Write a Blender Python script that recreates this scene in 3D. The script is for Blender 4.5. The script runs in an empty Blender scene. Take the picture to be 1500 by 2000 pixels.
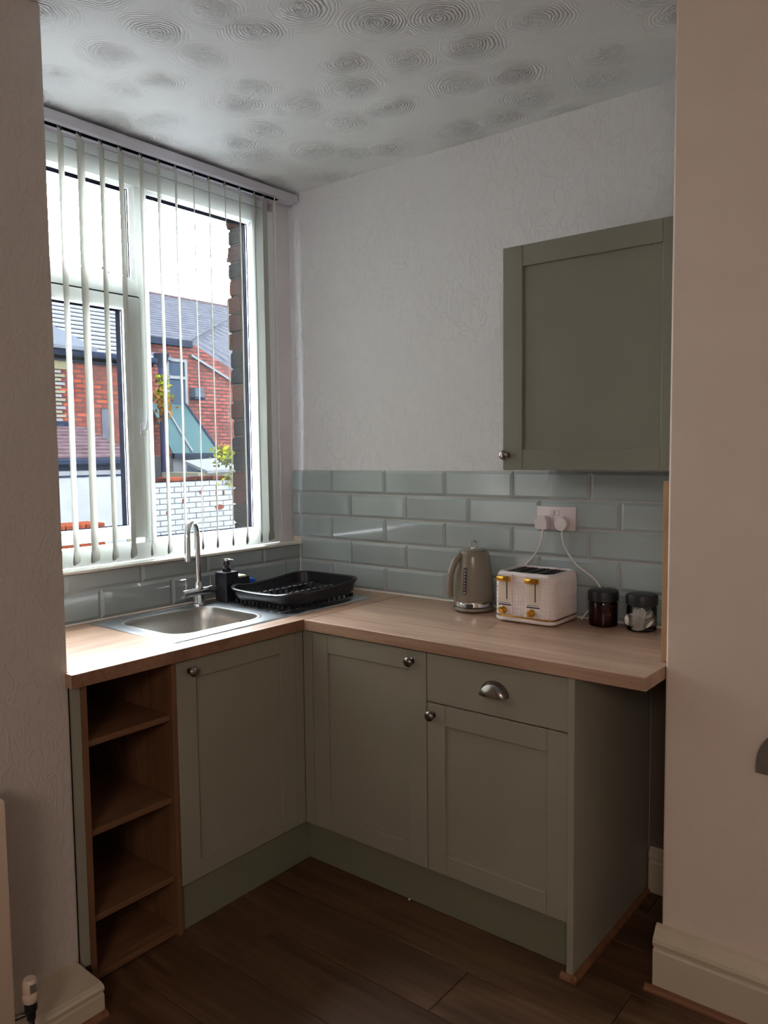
import bpy, bmesh, math, random
from mathutils import Vector, Matrix
random.seed(7)
S = bpy.context.scene
C = S.collection
PI = math.pi
# ------------------------------------------------------------------ camera
cam_d = bpy.data.cameras.new('camera'); cam = bpy.data.objects.new('camera', cam_d); C.objects.link(cam)
f_px = 1535.9
cam_d.sensor_fit = 'HORIZONTAL'; cam_d.sensor_width = 36.0; cam_d.lens = f_px * 36.0 / 1500.0
cam_d.clip_start = 0.05; cam_d.clip_end = 300
ya, pi_, ro = math.radians(38.562), math.radians(4.2065), math.radians(-0.6281)
fw = Vector((-math.sin(ya) * math.cos(pi_), math.cos(ya) * math.cos(pi_), -math.sin(pi_)))
rt = Vector((math.cos(ya), math.sin(ya), 0)); up = rt.cross(fw)
R_ = rt * math.cos(ro) + up * math.sin(ro); U_ = -rt * math.sin(ro) + up * math.cos(ro)
M = Matrix((R_, U_, -fw)).transposed().to_4x4(); M.translation = Vector((2.5927, -2.5834, 1.4945))
cam.matrix_world = M
S.camera = cam
# ------------------------------------------------------------------ light
wd = bpy.data.worlds.new('world'); S.world = wd; wd.use_nodes = True
bg = wd.node_tree.nodes['Background']; bg.inputs[0].default_value = (0.84, 0.92, 0.98, 1); bg.inputs[1].default_value = 37.0
def area(name, loc, rot, sx, sy, power, col, portal=False):
    l = bpy.data.lights.new(name, 'AREA'); l.shape = 'RECTANGLE'; l.size = sx; l.size_y = sy
    l.energy = power; l.color = col
    o = bpy.data.objects.new(name, l); C.objects.link(o); o.location = loc; o.rotation_euler = rot
    if portal: l.cycles.is_portal = True
    return o
area('window_portal', (-0.12, -0.79, 1.85), (0, -PI / 2, 0), 1.5, 1.36, 1, (1, 1, 1), True)
area('ceiling_lamp_rear', (3.3, -4.2, 2.6), (0, 0, 0), 0.5, 0.5, 4.0, (1.0, 0.72, 0.48))
area('rear_fill_light', (3.5, -4.5, 2.55), (math.radians(48), 0, 0), 1.3, 0.9, 26.0, (1.0, 0.86, 0.78))  # added soft fill from behind the camera; no window stands there
S.view_settings.view_transform = 'Standard'; S.view_settings.look = 'None'
S.view_settings.gamma = 1.0; S.view_settings.use_curve_mapping = False
S.view_settings.exposure = 0.64
S.cycles.max_bounces = 12; S.cycles.diffuse_bounces = 8; S.cycles.transparent_max_bounces = 24
S.cycles.glossy_bounces = 5; S.cycles.sample_clamp_indirect = 8.0
S.cycles.use_denoising = True
S.cycles.caustics_reflective = False; S.cycles.caustics_refractive = False

# ------------------------------------------------------------------ materials
def srgb(r, g, b):
    f = lambda c: (c / 255 / 12.92) if c / 255 <= 0.04045 else ((c / 255 + 0.055) / 1.055) ** 2.4
    return (f(r), f(g), f(b), 1)
MATS = {}
class NT:
    def __init__(s, name):
        s.m = bpy.data.materials.new(name); s.m.use_nodes = True; s.t = s.m.node_tree
        s.b = s.t.nodes['Principled BSDF']; s.out = s.t.nodes['Material Output']; MATS[name] = s.m
    def n(s, t, **k):
        x = s.t.nodes.new(t)
        for a, v in k.items(): setattr(x, a, v)
        return x
    def l(s, a, b): s.t.links.new(a, b)
    def inp(s, node, i, v):
        if isinstance(v, (int, float, tuple)): node.inputs[i].default_value = v
        else: s.l(v, node.inputs[i])
    def math(s, op, a, b=0.0, c=None):
        m = s.n('ShaderNodeMath', operation=op); s.inp(m, 0, a); s.inp(m, 1, b)
        if c is not None: s.inp(m, 2, c)
        return m.outputs[0]
    def coord(s, scale=(1, 1, 1), rnd=False, kind='Object'):
        tc = s.n('ShaderNodeTexCoord'); mp = s.n('ShaderNodeMapping'); mp.inputs['Scale'].default_value = scale
        s.l(tc.outputs[kind], mp.inputs['Vector'])
        if rnd:
            oi = s.n('ShaderNodeObjectInfo'); vm = s.n('ShaderNodeVectorMath', operation='SCALE')
            cb = s.n('ShaderNodeCombineXYZ')
            for i in range(3): s.l(oi.outputs['Random'], cb.inputs[i])
            s.l(cb.outputs[0], vm.inputs[0]); vm.inputs['Scale'].default_value = 23.0
            s.l(vm.outputs[0], mp.inputs['Location'])
        return mp.outputs[0]
    def noise(s, vec, scale, detail=4, rough=0.5, dist=0.0):
        x = s.n('ShaderNodeTexNoise'); s.l(vec, x.inputs['Vector']); x.inputs['Scale'].default_value = scale
        x.inputs['Detail'].default_value = detail; x.inputs['Roughness'].default_value = rough
        x.inputs['Distortion'].default_value = dist
        return x.outputs['Fac']
    def ramp(s, fac, stops):
        r = s.n('ShaderNodeValToRGB'); s.l(fac, r.inputs[0]); e = r.color_ramp.elements
        while len(e) < len(stops): e.new(0.5)
        for i, (p, c) in enumerate(stops): e[i].position = p; e[i].color = c if len(c) == 4 else (*c, 1)
        return r.outputs[0]
    def mix(s, fac, a, b, mode='MIX'):
        m = s.n('ShaderNodeMix', data_type='RGBA', blend_type=mode)
        s.inp(m, 0, fac); s.inp(m, 6, a); s.inp(m, 7, b)
        return m.outputs[2]
    def bump(s, h, strength=0.3, dist=0.002):
        b = s.n('ShaderNodeBump'); b.inputs['Strength'].default_value = strength; b.inputs['Distance'].default_value = dist
        s.l(h, b.inputs['Height']); s.l(b.outputs[0], s.b.inputs['Normal'])
    def set(s, col=None, rough=None, metal=None, spec=None, **k):
        B = s.b.inputs
        if col is not None: s.inp(s.b, 'Base Color', col)
        if rough is not None: s.inp(s.b, 'Roughness', rough)
        if metal is not None: B['Metallic'].default_value = metal
        if spec is not None: B['Specular IOR Level'].default_value = spec
        for a, v in k.items(): s.inp(s.b, a.replace('_', ' '), v)
        return s
def plain(name, col, rough=0.5, metal=0.0, spec=0.5, var=0.06, scale=6.0, bump=0.0, bscale=200, bdist=0.0005, **k):
    t = NT(name); v = t.coord(rnd=True)
    n = t.noise(v, scale, 3)
    dark = tuple(c * (1 - var) for c in col[:3]) + (1,); lite = tuple(min(1, c * (1 + var)) for c in col[:3]) + (1,)
    t.set(t.ramp(n, [(0.35, dark), (0.65, lite)]), rough, metal, spec, **k)
    if bump: t.bump(t.noise(t.coord(), bscale, 2), bump, bdist)
    return t.m
def wood(name, c0, c1, c2, axis, rough=0.45, knots=False, fine=60, spec=0.4):
    t = NT(name); sc = [fine, fine, fine]; sc[axis] = fine / 22
    sc2 = [7.0, 7.0, 7.0]; sc2[axis] = 0.9
    v = t.coord(tuple(sc), True); v2 = t.coord(tuple(sc2), True)
    n1 = t.noise(v, 1.0, 5, 0.65, 0.4); n2 = t.noise(v2, 1.0, 4, 0.55, 1.6)
    m = t.math('ADD', t.math('MULTIPLY', n1, 0.45), t.math('MULTIPLY', n2, 0.55))
    col = t.ramp(m, [(0.33, c0), (0.5, c1), (0.68, c2)])
    if knots:
        vo = t.n('ShaderNodeTexVoronoi'); s3 = [2.6, 2.6, 2.6]; s3[axis] = 1.1
        t.l(t.coord(tuple(s3), True), vo.inputs['Vector']); vo.inputs['Scale'].default_value = 1.6
        k = t.math('LESS_THAN', t.math('ADD', vo.outputs['Distance'], t.math('MULTIPLY', n2, 0.16)), 0.13)
        sm = t.n('ShaderNodeMapRange'); t.l(t.math('ADD', vo.outputs['Distance'], t.math('MULTIPLY', n1, 0.22)), sm.inputs[0])
        sm.inputs[1].default_value = 0.14; sm.inputs[2].default_value = 0.26; sm.inputs[3].default_value = 0.8; sm.inputs[4].default_value = 0.0
        col = t.mix(sm.outputs[0], col, tuple(c * 0.35 for c in c0[:3]) + (1,))
    t.set(col, rough, 0, spec); t.bump(m, 0.25, 0.0008)
    return t.m
# painted plaster with the wrinkled relief of blown vinyl paper
def paper(name, col, amp=1.0):
    t = NT(name); v = t.coord((1, 1, 0.45))
    n0 = t.noise(v, 9.0, 2, 0.5, 0.0)
    nn = t.n('ShaderNodeTexNoise'); t.l(v, nn.inputs['Vector']); nn.inputs['Scale'].default_value = 32; nn.inputs['Detail'].default_value = 1.5
    nn.inputs['Distortion'].default_value = 0.9
    a = t.math('ABSOLUTE', t.math('SUBTRACT', nn.outputs['Fac'], 0.5))
    r = t.n('ShaderNodeMapRange'); t.l(a, r.inputs[0]); r.inputs[1].default_value = 0.0; r.inputs[2].default_value = 0.045
    r.inputs[3].default_value = 1.0; r.inputs[4].default_value = 0.0
    h = t.math('ADD', t.math('MULTIPLY', r.outputs[0], 0.8), t.math('MULTIPLY', n0, 0.6))
    t.set(t.ramp(t.noise(t.coord(), 1.3, 3), [(0.3, tuple(c * .96 for c in col[:3]) + (1,)), (0.7, col)]), 0.75, 0, 0.25)
    t.bump(h, 0.5 * amp, 0.0035)
    return t.m
paper('wall_paper', srgb(226, 228, 233))
paper('nib_paper', srgb(206, 197, 190), 0.8)
plain('nib_plaster', srgb(224, 208, 194), 0.7, var=0.02, spec=0.3, bump=0.15, bscale=40, bdist=0.001)
plain('gloss_white', srgb(226, 222, 212), 0.3, var=0.02)
plain('skirting_paint', srgb(206, 192, 168), 0.4, var=0.04, bump=0.2, bscale=30, bdist=0.001)
plain('upvc', srgb(232, 238, 240), 0.22, var=0.01)
plain('headrail_mat', srgb(200, 198, 208), 0.4, var=0.01)
plain('dark_reveal', srgb(9, 9, 16), 0.8, spec=0.0)
plain('gasket', srgb(16, 17, 21), 0.8, spec=0.0)
plain('reveal_plaster', srgb(226, 222, 228), 0.8, var=0.03)
# artex ceiling: concentric combed swirls with rough hearts
t = NT('artex'); v = t.coord()
vv = t.n('ShaderNodeTexVoronoi', feature='F1', voronoi_dimensions='2D'); t.l(v, vv.inputs['Vector']); vv.inputs['Scale'].default_value = 4.6; vv.inputs['Randomness'].default_value = 0.62
d = vv.outputs['Distance']; n = t.noise(v, 9, 3, 0.5)
ph = t.math('ADD', t.math('MULTIPLY', d, 66.0), t.math('MULTIPLY', n, 17.0))
ring = t.math('ABSOLUTE', t.math('SINE', ph))
fade = t.n('ShaderNodeMapRange'); t.l(d, fade.inputs[0]); fade.inputs[1].default_value = 0.12; fade.inputs[2].default_value = 0.60; fade.inputs[3].default_value = 1.0; fade.inputs[4].default_value = 0.05
patch = t.n('ShaderNodeMapRange'); t.l(t.noise(v, 5.5, 2), patch.inputs[0]); patch.inputs[1].default_value = 0.42; patch.inputs[2].default_value = 0.6
hring = t.math('MULTIPLY', t.math('MULTIPLY', ring, fade.outputs[0]), t.math('ADD', t.math('MULTIPLY', patch.outputs[0], 0.75), 0.25))
core = t.n('ShaderNodeMapRange'); t.l(d, core.inputs[0]); core.inputs[1].default_value = 0.08; core.inputs[2].default_value = 0.34; core.inputs[3].default_value = 1.0; core.inputs[4].default_value = 0.0
rough = t.math('MULTIPLY', t.math('MULTIPLY', t.noise(v, 42, 3, 0.65, 1.2), core.outputs[0]), 3.6)
t.set(srgb(230, 234, 237), 0.7, 0, 0.3); t.bump(t.math('ADD', hring, rough), 0.8, 0.008)

plain('tile_glaze', srgb(166, 178, 181), 0.07, var=0.05, spec=0.6, scale=2.0)
plain('grout_mat', srgb(214, 203, 190), 0.85, var=0.05, bump=0.3)
plain('sealant', srgb(236, 234, 230), 0.35)
wood('oak_top', srgb(150, 117, 94), srgb(184, 151, 128), srgb(202, 172, 148), 0, 0.32, fine=55, spec=0.5)
wood('oak_top_y', srgb(150, 117, 94), srgb(184, 151, 128), srgb(202, 172, 148), 1, 0.36, fine=55, spec=0.4)
wood('oak_edge', srgb(120, 84, 62), srgb(150, 112, 86), srgb(166, 128, 100), 0, 0.5, fine=70)
wood('oak_unit', srgb(98, 66, 46), srgb(122, 86, 60), srgb(136, 99, 71), 2, 0.5, fine=70)
wood('oak_unit_shelf', srgb(98, 66, 46), srgb(122, 86, 60), srgb(136, 99, 71), 1, 0.5, fine=70)
wood('floor_oak', srgb(56, 38, 26), srgb(88, 62, 42), srgb(112, 82, 58), 0, 0.42, True, fine=42)
wood('beading', srgb(96, 62, 42), srgb(128, 86, 60), srgb(142, 100, 70), 0, 0.5, fine=60)
wood('pale_strip', srgb(160, 124, 92), srgb(180, 144, 108), srgb(190, 154, 118), 2, 0.6, fine=60)
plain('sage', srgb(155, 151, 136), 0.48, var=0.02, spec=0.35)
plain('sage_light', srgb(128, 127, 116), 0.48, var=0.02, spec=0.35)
plain('sage_kick_shaded', srgb(128, 128, 108), 0.55, var=0.02, spec=0.3)  # sage darkened to paint in the shade under the door overhang
plain('shadow_gap', srgb(38, 34, 30), 0.8)
plain('nickel', srgb(146, 140, 134), 0.24, 1.0)
plain('chrome', srgb(226, 230, 234), 0.06, 1.0, var=0.01)
t = NT('steel'); v = t.coord((4, 220, 4)); n = t.noise(v, 1.0, 2)
t.set(srgb(205, 208, 212), t.math('ADD', t.math('MULTIPLY', n, 0.08), 0.26), 1.0)
plain('bowl_steel', srgb(186, 184, 180), 0.34, 1.0)
plain('black_plastic', srgb(24, 24, 32), 0.3, var=0.1, spec=0.5)
plain('black_matt', srgb(26, 27, 36), 0.5, var=0.1)
plain('black_lid', srgb(17, 17, 20), 0.42)
plain('peg_glint', srgb(150, 152, 158), 0.35)
plain('blue_cloth', srgb(30, 110, 220), 0.8)
plain('sponge_cream', srgb(232, 226, 190), 0.9, bump=0.4, bscale=300)
plain('kettle_paint', srgb(130, 122, 108), 0.22, var=0.02, spec=0.5)
plain('kettle_window', srgb(96, 84, 84), 0.15)
plain('gauge_white', srgb(200, 196, 200), 0.3)
plain('toaster_white', srgb(232, 220, 218), 0.3, var=0.01)
plain('toaster_slot', srgb(14, 13, 13), 0.5)
plain('slot_wire', srgb(70, 66, 64), 0.35, 0.8)
plain('brass', srgb(222, 168, 70), 0.16, 1.0, var=0.03)
plain('print_grey', srgb(60, 58, 60), 0.6)
plain('socket_white', srgb(222, 212, 216), 0.3, var=0.01)
plain('cable_white', srgb(230, 228, 222), 0.4)
plain('pod_white', srgb(228, 220, 210), 0.6)
plain('radiator_paint', srgb(222, 200, 180), 0.4, var=0.02)
plain('dark_grey', srgb(112, 106, 98), 0.7)
def glassy(name, tint, refl_rough=0.02, gain=1.0):
    t = NT(name); t.t.nodes.remove(t.b)
    tr = t.n('ShaderNodeBsdfTransparent'); tr.inputs[0].default_value = tint
    gl = t.n('ShaderNodeBsdfGlossy'); gl.inputs['Roughness'].default_value = refl_rough
    fr = t.n('ShaderNodeFresnel'); fr.inputs[0].default_value = 1.45
    mx = t.n('ShaderNodeMixShader'); t.l(t.math('MULTIPLY', fr.outputs[0], gain), mx.inputs[0]); t.l(tr.outputs[0], mx.inputs[1]); t.l(gl.outputs[0], mx.inputs[2])
    t.l(mx.outputs[0], t.out.inputs[0]); return t.m
glassy('window_glass', (0.98, 0.985, 0.985, 1), 0.02, 0.12)
glassy('jar_glass', (0.80, 0.82, 0.84, 1), 0.04)
glassy('amber_glass', (0.42, 0.15, 0.12, 1), 0.05, 1.0)
plain('coffee_powder', srgb(104, 58, 46), 0.9)
# blind fabric: lets a little daylight through
t = NT('blind_fabric'); v = t.coord((1, 1, 1)); n = t.noise(v, 400, 2)
t.set(srgb(188, 187, 178), 0.8, 0, 0.2); t.bump(n, 0.1, 0.0004)
tl = t.n('ShaderNodeBsdfTranslucent'); tl.inputs[0].default_value = srgb(226, 226, 220)
mx = t.n('ShaderNodeMixShader'); mx.inputs[0].default_value = 0.08
t.l(t.b.outputs[0], mx.inputs[1]); t.l(tl.outputs[0], mx.inputs[2]); t.l(mx.outputs[0], t.out.inputs[0])
plain('weight_grey', srgb(96, 108, 110), 0.6)
# outdoors (colours scaled down by EXT to offset the over-strong sky)
EXT = 0.063
def plainx(n, c, r=0.8, *a, **k):
    k.setdefault('spec', 0.0); return plain(n, c, r, **k)
def xs(r, g, b): return tuple(c * EXT for c in srgb(r, g, b)[:3]) + (1,)
def brickmat(name, c1, c2, mortar, bw=0.21, bh=0.062, ms=0.011):
    t = NT(name); tc = t.n('ShaderNodeTexCoord'); sp = t.n('ShaderNodeSeparateXYZ'); t.l(tc.outputs['Object'], sp.inputs[0])
    cb = t.n('ShaderNodeCombineXYZ'); t.l(sp.outputs['Y'], cb.inputs[0]); t.l(sp.outputs['Z'], cb.inputs[1])
    b = t.n('ShaderNodeTexBrick'); t.l(cb.outputs[0], b.inputs['Vector']); b.inputs['Scale'].default_value = 1.0
    b.inputs['Color1'].default_value = c1; b.inputs['Color2'].default_value = c2; b.inputs['Mortar'].default_value = mortar
    b.inputs['Mortar Size'].default_value = ms; b.inputs['Brick Width'].default_value = bw; b.inputs['Row Height'].default_value = bh
    b.inputs['Mortar Smooth'].default_value = 0.3
    n = t.noise(t.coord(), 1.6, 4)
    col = t.mix(t.math('MULTIPLY', n, 0.5), b.outputs['Color'], xs(150, 122, 112))
    t.set(col, 0.9, 0, 0.0); t.bump(b.outputs['Fac'], -0.5, 0.006)
    return t.m
brickmat('brick_left', xs(196, 86, 58), xs(120, 50, 42), xs(70, 54, 62), 0.23, 0.076, 0.015)
brickmat('brick_right', xs(206, 100, 86), xs(140, 62, 58), xs(62, 52, 66), 0.25, 0.088, 0.020)
plainx('brick_a', xs(74, 40, 34), 0.9, var=0.25, scale=25, bump=0.6, bscale=60, bdist=0.004)
plainx('brick_b', xs(42, 32, 36), 0.9, var=0.3, scale=25, bump=0.6, bscale=60, bdist=0.004)
plainx('brick_c', xs(94, 56, 46), 0.9, var=0.25, scale=25, bump=0.6, bscale=60, bdist=0.004)
plainx('brick_d', xs(34, 31, 40), 0.9, var=0.3, scale=25, bump=0.6, bscale=60, bdist=0.004)
plainx('brick_red', xs(150, 76, 54), 0.9, var=0.2, scale=25, bump=0.5, bscale=60, bdist=0.003)
plainx('mortar_mat', xs(70, 60, 58), 0.95, var=0.15)
plainx('white_brick', xs(190, 192, 196), 0.8, var=0.08, scale=12, bump=0.6, bscale=40, bdist=0.004)
plainx('white_mortar', xs(136, 138, 144), 0.9, var=0.1)
plainx('flaked', xs(128, 72, 58), 0.9, var=0.25, scale=40)
plainx('render_white', xs(188, 190, 196), 0.85, var=0.07, scale=3.5, bump=0.4, bscale=25, bdist=0.004)
plainx('render_cream', xs(156, 152, 134), 0.85, var=0.08)
plainx('stone_cream', xs(156, 148, 118), 0.9, var=0.08)
plainx('slate', xs(112, 114, 126), 0.75, var=0.16, scale=4, bump=0.4, bscale=30, bdist=0.004)
plainx('slate_light', xs(164, 168, 176), 0.75, var=0.08, scale=6)
plainx('slate_dark', xs(40, 46, 58), 0.85, var=0.1)
plainx('slate_pale', xs(124, 130, 142), 0.8, var=0.05)
plainx('slate_red', xs(112, 92, 98), 0.8, var=0.25, scale=8)
plainx('gutter_dark', xs(52, 60, 80), 0.6, var=0.25, scale=30)
plainx('pipe_purple', xs(70, 70, 104), 0.5)
plainx('far_white', xs(158, 160, 166), 0.5)
plainx('far_pane', xs(76, 92, 112), 0.12)
plainx('green_glass', xs(84, 112, 116), 0.25)
plainx('vent_grey', xs(100, 112, 126), 0.5)
plainx('leaf_yellow', xs(170, 170, 40), 0.7, var=0.2, scale=30)
plainx('leaf_orange', xs(176, 120, 50), 0.7, var=0.2, scale=30)
plainx('leaf_green', xs(112, 124, 74), 0.8, var=0.25, scale=30)
plainx('tree_grey', xs(130, 122, 132), 0.9)
plainx('ground_grey', srgb(78, 78, 80), 0.95, var=0.15)

# ------------------------------------------------------------------ mesh helpers
ROOT = {}
def link(o, parent=None):
    C.objects.link(o)
    if parent is not None: o.parent = parent
    return o
def tag(o, label=None, cat=None, group=None, kind=None):
    if label: o['label'] = label
    if cat: o['category'] = cat
    if group: o['group'] = group
    if kind: o['kind'] = kind
    return o
def thing(name, loc, label, cat, group=None):
    o = bpy.data.objects.new(name, None); o.empty_display_size = 0.05; o.location = loc; link(o)
    ROOT[o.name] = Vector(loc); return tag(o, label, cat, group)
def obj(name, bm, mat, parent=None, smooth=False, org=None):
    """one mesh object, vertices given in world space; placed in its root's frame"""
    bmesh.ops.recalc_face_normals(bm, faces=bm.faces)
    o0 = Vector((0, 0, 0))
    if parent is not None: o0 = ROOT.get(parent.name, Vector((0, 0, 0)))
    elif org is not None: o0 = Vector(org)
    if o0.length > 0: bmesh.ops.translate(bm, verts=bm.verts, vec=-o0)
    me = bpy.data.meshes.new(name); bm.to_mesh(me); bm.free()
    for m in (mat if isinstance(mat, (list, tuple)) else [mat]): me.materials.append(MATS[m])
    if smooth:
        for p in me.polygons: p.use_smooth = True
        me.set_sharp_from_angle(angle=math.radians(38))
    o = bpy.data.objects.new(name, me); link(o, parent)
    if parent is None and org is not None: o.location = org
    ROOT[o.name] = o0
    return o
def nb(): return bmesh.new()
def box(bm, x0, x1, y0, y1, z0, z1, bev=0, seg=1):
    m = Matrix.Translation(((x0 + x1) / 2, (y0 + y1) / 2, (z0 + z1) / 2)) @ Matrix.Diagonal((abs(x1 - x0), abs(y1 - y0), abs(z1 - z0), 1))
    r = bmesh.ops.create_cube(bm, size=1, matrix=m)
    if bev:
        es = list({e for v in r['verts'] for e in v.link_edges})
        bmesh.ops.bevel(bm, geom=es, offset=bev, segments=seg, affect='EDGES', profile=0.5, clamp_overlap=True)
    return bm
def B(x0, x1, y0, y1, z0, z1, bev=0, seg=1): return box(nb(), x0, x1, y0, y1, z0, z1, bev, seg)
def cyl(bm, a, b, r1, r2=None, seg=20):
    a, b = Vector(a), Vector(b); r2 = r1 if r2 is None else r2; d = b - a
    q = Vector((0, 0, 1)).rotation_difference(d.normalized()).to_matrix().to_4x4()
    bmesh.ops.create_cone(bm, cap_ends=True, segments=seg, radius1=r1, radius2=r2, depth=d.length, matrix=Matrix.Translation((a + b) / 2) @ q)
    return bm
def lathe(bm, prof, c, seg=32, axis=Vector((0, 0, 1))):
    q = Vector((0, 0, 1)).rotation_difference(axis.normalized()).to_matrix(); c = Vector(c); rings = []
    for r, z in prof:
        if r < 1e-5: rings.append([bm.verts.new(c + q @ Vector((0, 0, z)))])
        else: rings.append([bm.verts.new(c + q @ Vector((r * math.cos(2 * PI * i / seg), r * math.sin(2 * PI * i / seg), z))) for i in range(seg)])
    for A, Bq in zip(rings, rings[1:]):
        for i in range(seg):
            j = (i + 1) % seg
            if len(A) == 1 and len(Bq) == 1: continue
            if len(A) == 1: bm.faces.new((A[0], Bq[i], Bq[j]))
            elif len(Bq) == 1: bm.faces.new((A[i], A[j], Bq[0]))
            else: bm.faces.new((A[i], A[j], Bq[j], Bq[i]))
    for Rg, rev in ((rings[0], True), (rings[-1], False)):
        if len(Rg) > 1: bm.faces.new(Rg[::-1] if rev else Rg)
    return bm
def tube(bm, pts, r, seg=10, closed=False):
    pts = [Vector(p) for p in pts]; n = len(pts); rs = r if isinstance(r, (list, tuple)) else [r] * n
    T = []
    for i in range(n):
        a = pts[(i - 1) % n] if (closed or i > 0) else pts[i]; b = pts[(i + 1) % n] if (closed or i < n - 1) else pts[i]
        T.append((b - a).normalized())
    N = T[0].orthogonal().normalized(); rings = []
    for i in range(n):
        N = (N - T[i] * N.dot(T[i])).normalized(); Bn = T[i].cross(N)
        rings.append([bm.verts.new(pts[i] + (N * math.cos(2 * PI * k / seg) + Bn * math.sin(2 * PI * k / seg)) * rs[i]) for k in range(seg)])
    for i in range(n if closed else n - 1):
        A, Bq = rings[i], rings[(i + 1) % n]
        for k in range(seg): bm.faces.new((A[k], A[(k + 1) % seg], Bq[(k + 1) % seg], Bq[k]))
    if not closed: bm.faces.new(rings[0][::-1]); bm.faces.new(rings[-1])
    return bm
def bez(P, n=16):
    P = [Vector(p) for p in P]; out = []
    k = (len(P) - 1) // 3
    for s in range(k):
        a, b, c, d = P[3 * s:3 * s + 4]
        for i in range(n + (1 if s == k - 1 else 0)):
            t = i / n; out.append(a * (1 - t) ** 3 + b * 3 * t * (1 - t) ** 2 + c * 3 * t * t * (1 - t) + d * t ** 3)
    return out
def rrect(x0, x1, y0, y1, r, n=6):
    P = []
    for cx, cy, a in ((x1 - r, y1 - r, 0), (x0 + r, y1 - r, PI / 2), (x0 + r, y0 + r, PI), (x1 - r, y0 + r, 1.5 * PI)):
        for i in range(n + 1):
            t = a + PI / 2 * i / n; P.append((cx + r * math.cos(t), cy + r * math.sin(t)))
    return P
def loft(bm, rings, cap0=True, cap1=True):
    R = [[bm.verts.new(p) for p in r] for r in rings]
    for A, Bq in zip(R, R[1:]):
        n = len(A)
        for i in range(n): bm.faces.new((A[i], A[(i + 1) % n], Bq[(i + 1) % n], Bq[i]))
    if cap0: bm.faces.new(R[0][::-1])
    if cap1: bm.faces.new(R[-1])
    return bm
def extrude_poly(bm, pts, vec):
    """closed polygon (3d points) pushed along vec"""
    v = Vector(vec); a = [bm.verts.new(Vector(p)) for p in pts]; b = [bm.verts.new(Vector(p) + v) for p in pts]
    n = len(a); bm.faces.new(a[::-1]); bm.faces.new(b)
    for i in range(n): bm.faces.new((a[i], a[(i + 1) % n], b[(i + 1) % n], b[i]))
    return bm
class Fr:
    """flat frame: u along the front, z up, n out of the front"""
    def __init__(s, O, U, N): s.O, s.U, s.N = Vector(O), Vector(U), Vector(N)
    def p(s, u, z, n): return s.O + s.U * u + Vector((0, 0, z)) + s.N * n
    def box(s, bm, u0, u1, z0, z1, n0, n1, bev=0):
        a, b = s.p(u0, z0, n0), s.p(u1, z1, n1)
        return box(bm, min(a.x, b.x), max(a.x, b.x), min(a.y, b.y), max(a.y, b.y), min(a.z, b.z), max(a.z, b.z), bev)

# ------------------------------------------------------------------ setting
H = 2.657; WT = 0.91
floor = tag(obj('floor', B(-0.3, 4.7, -5.1, 0.15, -0.12, -0.014), 'shadow_gap'), kind='structure')
# planks run along x, rows measured on the seams at y -0.946, -1.151 ...
rows = []; y = -0.946 - 0.2 * 20
joints = {0: (1.421,), -1: (2.10, 0.83), 1: (1.828, 0.55), -2: (1.30,), 2: (1.2,), -3: (1.9, 0.75), 3: (1.55,)}
for k in range(-21, 5):
    y0 = -0.946 + 0.2 * k; y1 = y0 + 0.2
    if y1 <= -5.05: continue
    y1 = min(y1, 0.0)
    if y1 - y0 < 0.02: continue
    js = sorted(joints.get(k, (0.4 + (k * 0.61) % 1.2,)))
    xs = [-0.25] + [j for j in js]
    while xs[-1] < 4.6: xs.append(min(4.65, xs[-1] + 1.28))
    for x0, x1 in zip(xs, xs[1:]):
        if x1 - x0 < 0.03: continue
        cx, cy = (x0 + x1) / 2, (y0 + y1) / 2
        bm = B(x0 + 0.0009, x1 - 0.0009, y0 + 0.0009, y1 - 0.0009, -0.012, 0.0, 0.0015)
        bmesh.ops.translate(bm, verts=bm.verts, vec=(-cx, -cy, 0))
        me = bpy.data.meshes.new('plank'); bmesh.ops.recalc_face_normals(bm, faces=bm.faces); bm.to_mesh(me); bm.free(); me.materials.append(MATS['floor_oak'])
        o = bpy.data.objects.new('plank', me); o.location = (cx, cy, 0); link(o, floor)
tag(obj('ceiling', B(-0.3, 4.7, -5.1, 0.15, H, H + 0.12), 'artex'), kind='structure')
wb = tag(obj('wall_back', B(-0.3, 1.98, 0.0, 0.15, -0.01, H), 'wall_paper'), kind='structure')
bm = nb(); box(bm, -0.30, 0.039, -1.475, 0.0, -0.01, 1.088); box(bm, -0.16, 0.0, -0.095, 0.0, 1.088, H); box(bm, -0.30, 0.0, -1.475, -0.095, 2.602, H); box(bm, -0.30, -0.165, -0.05, 0.0, 1.088, H)
ww = tag(obj('wall_window', bm, 'reveal_plaster'), kind='structure')
tag(obj('wall_left', B(-0.3, 0.6, -5.1, -1.475, -0.01, H, 0.006, 2), 'nib_paper'), kind='structure')
tag(obj('wall_right', B(1.876, 4.7, -0.46, 0.15, -0.01, H, 0.006, 2), 'nib_plaster'), kind='structure')
tag(obj('wall_rear', B(0.6, 4.7, -5.1, -5.0, -0.01, H), 'nib_paper'), kind='structure')
tag(obj('wall_side', B(4.6, 4.7, -5.0, -0.46, -0.01, H), 'nib_paper'), kind='structure')

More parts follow.
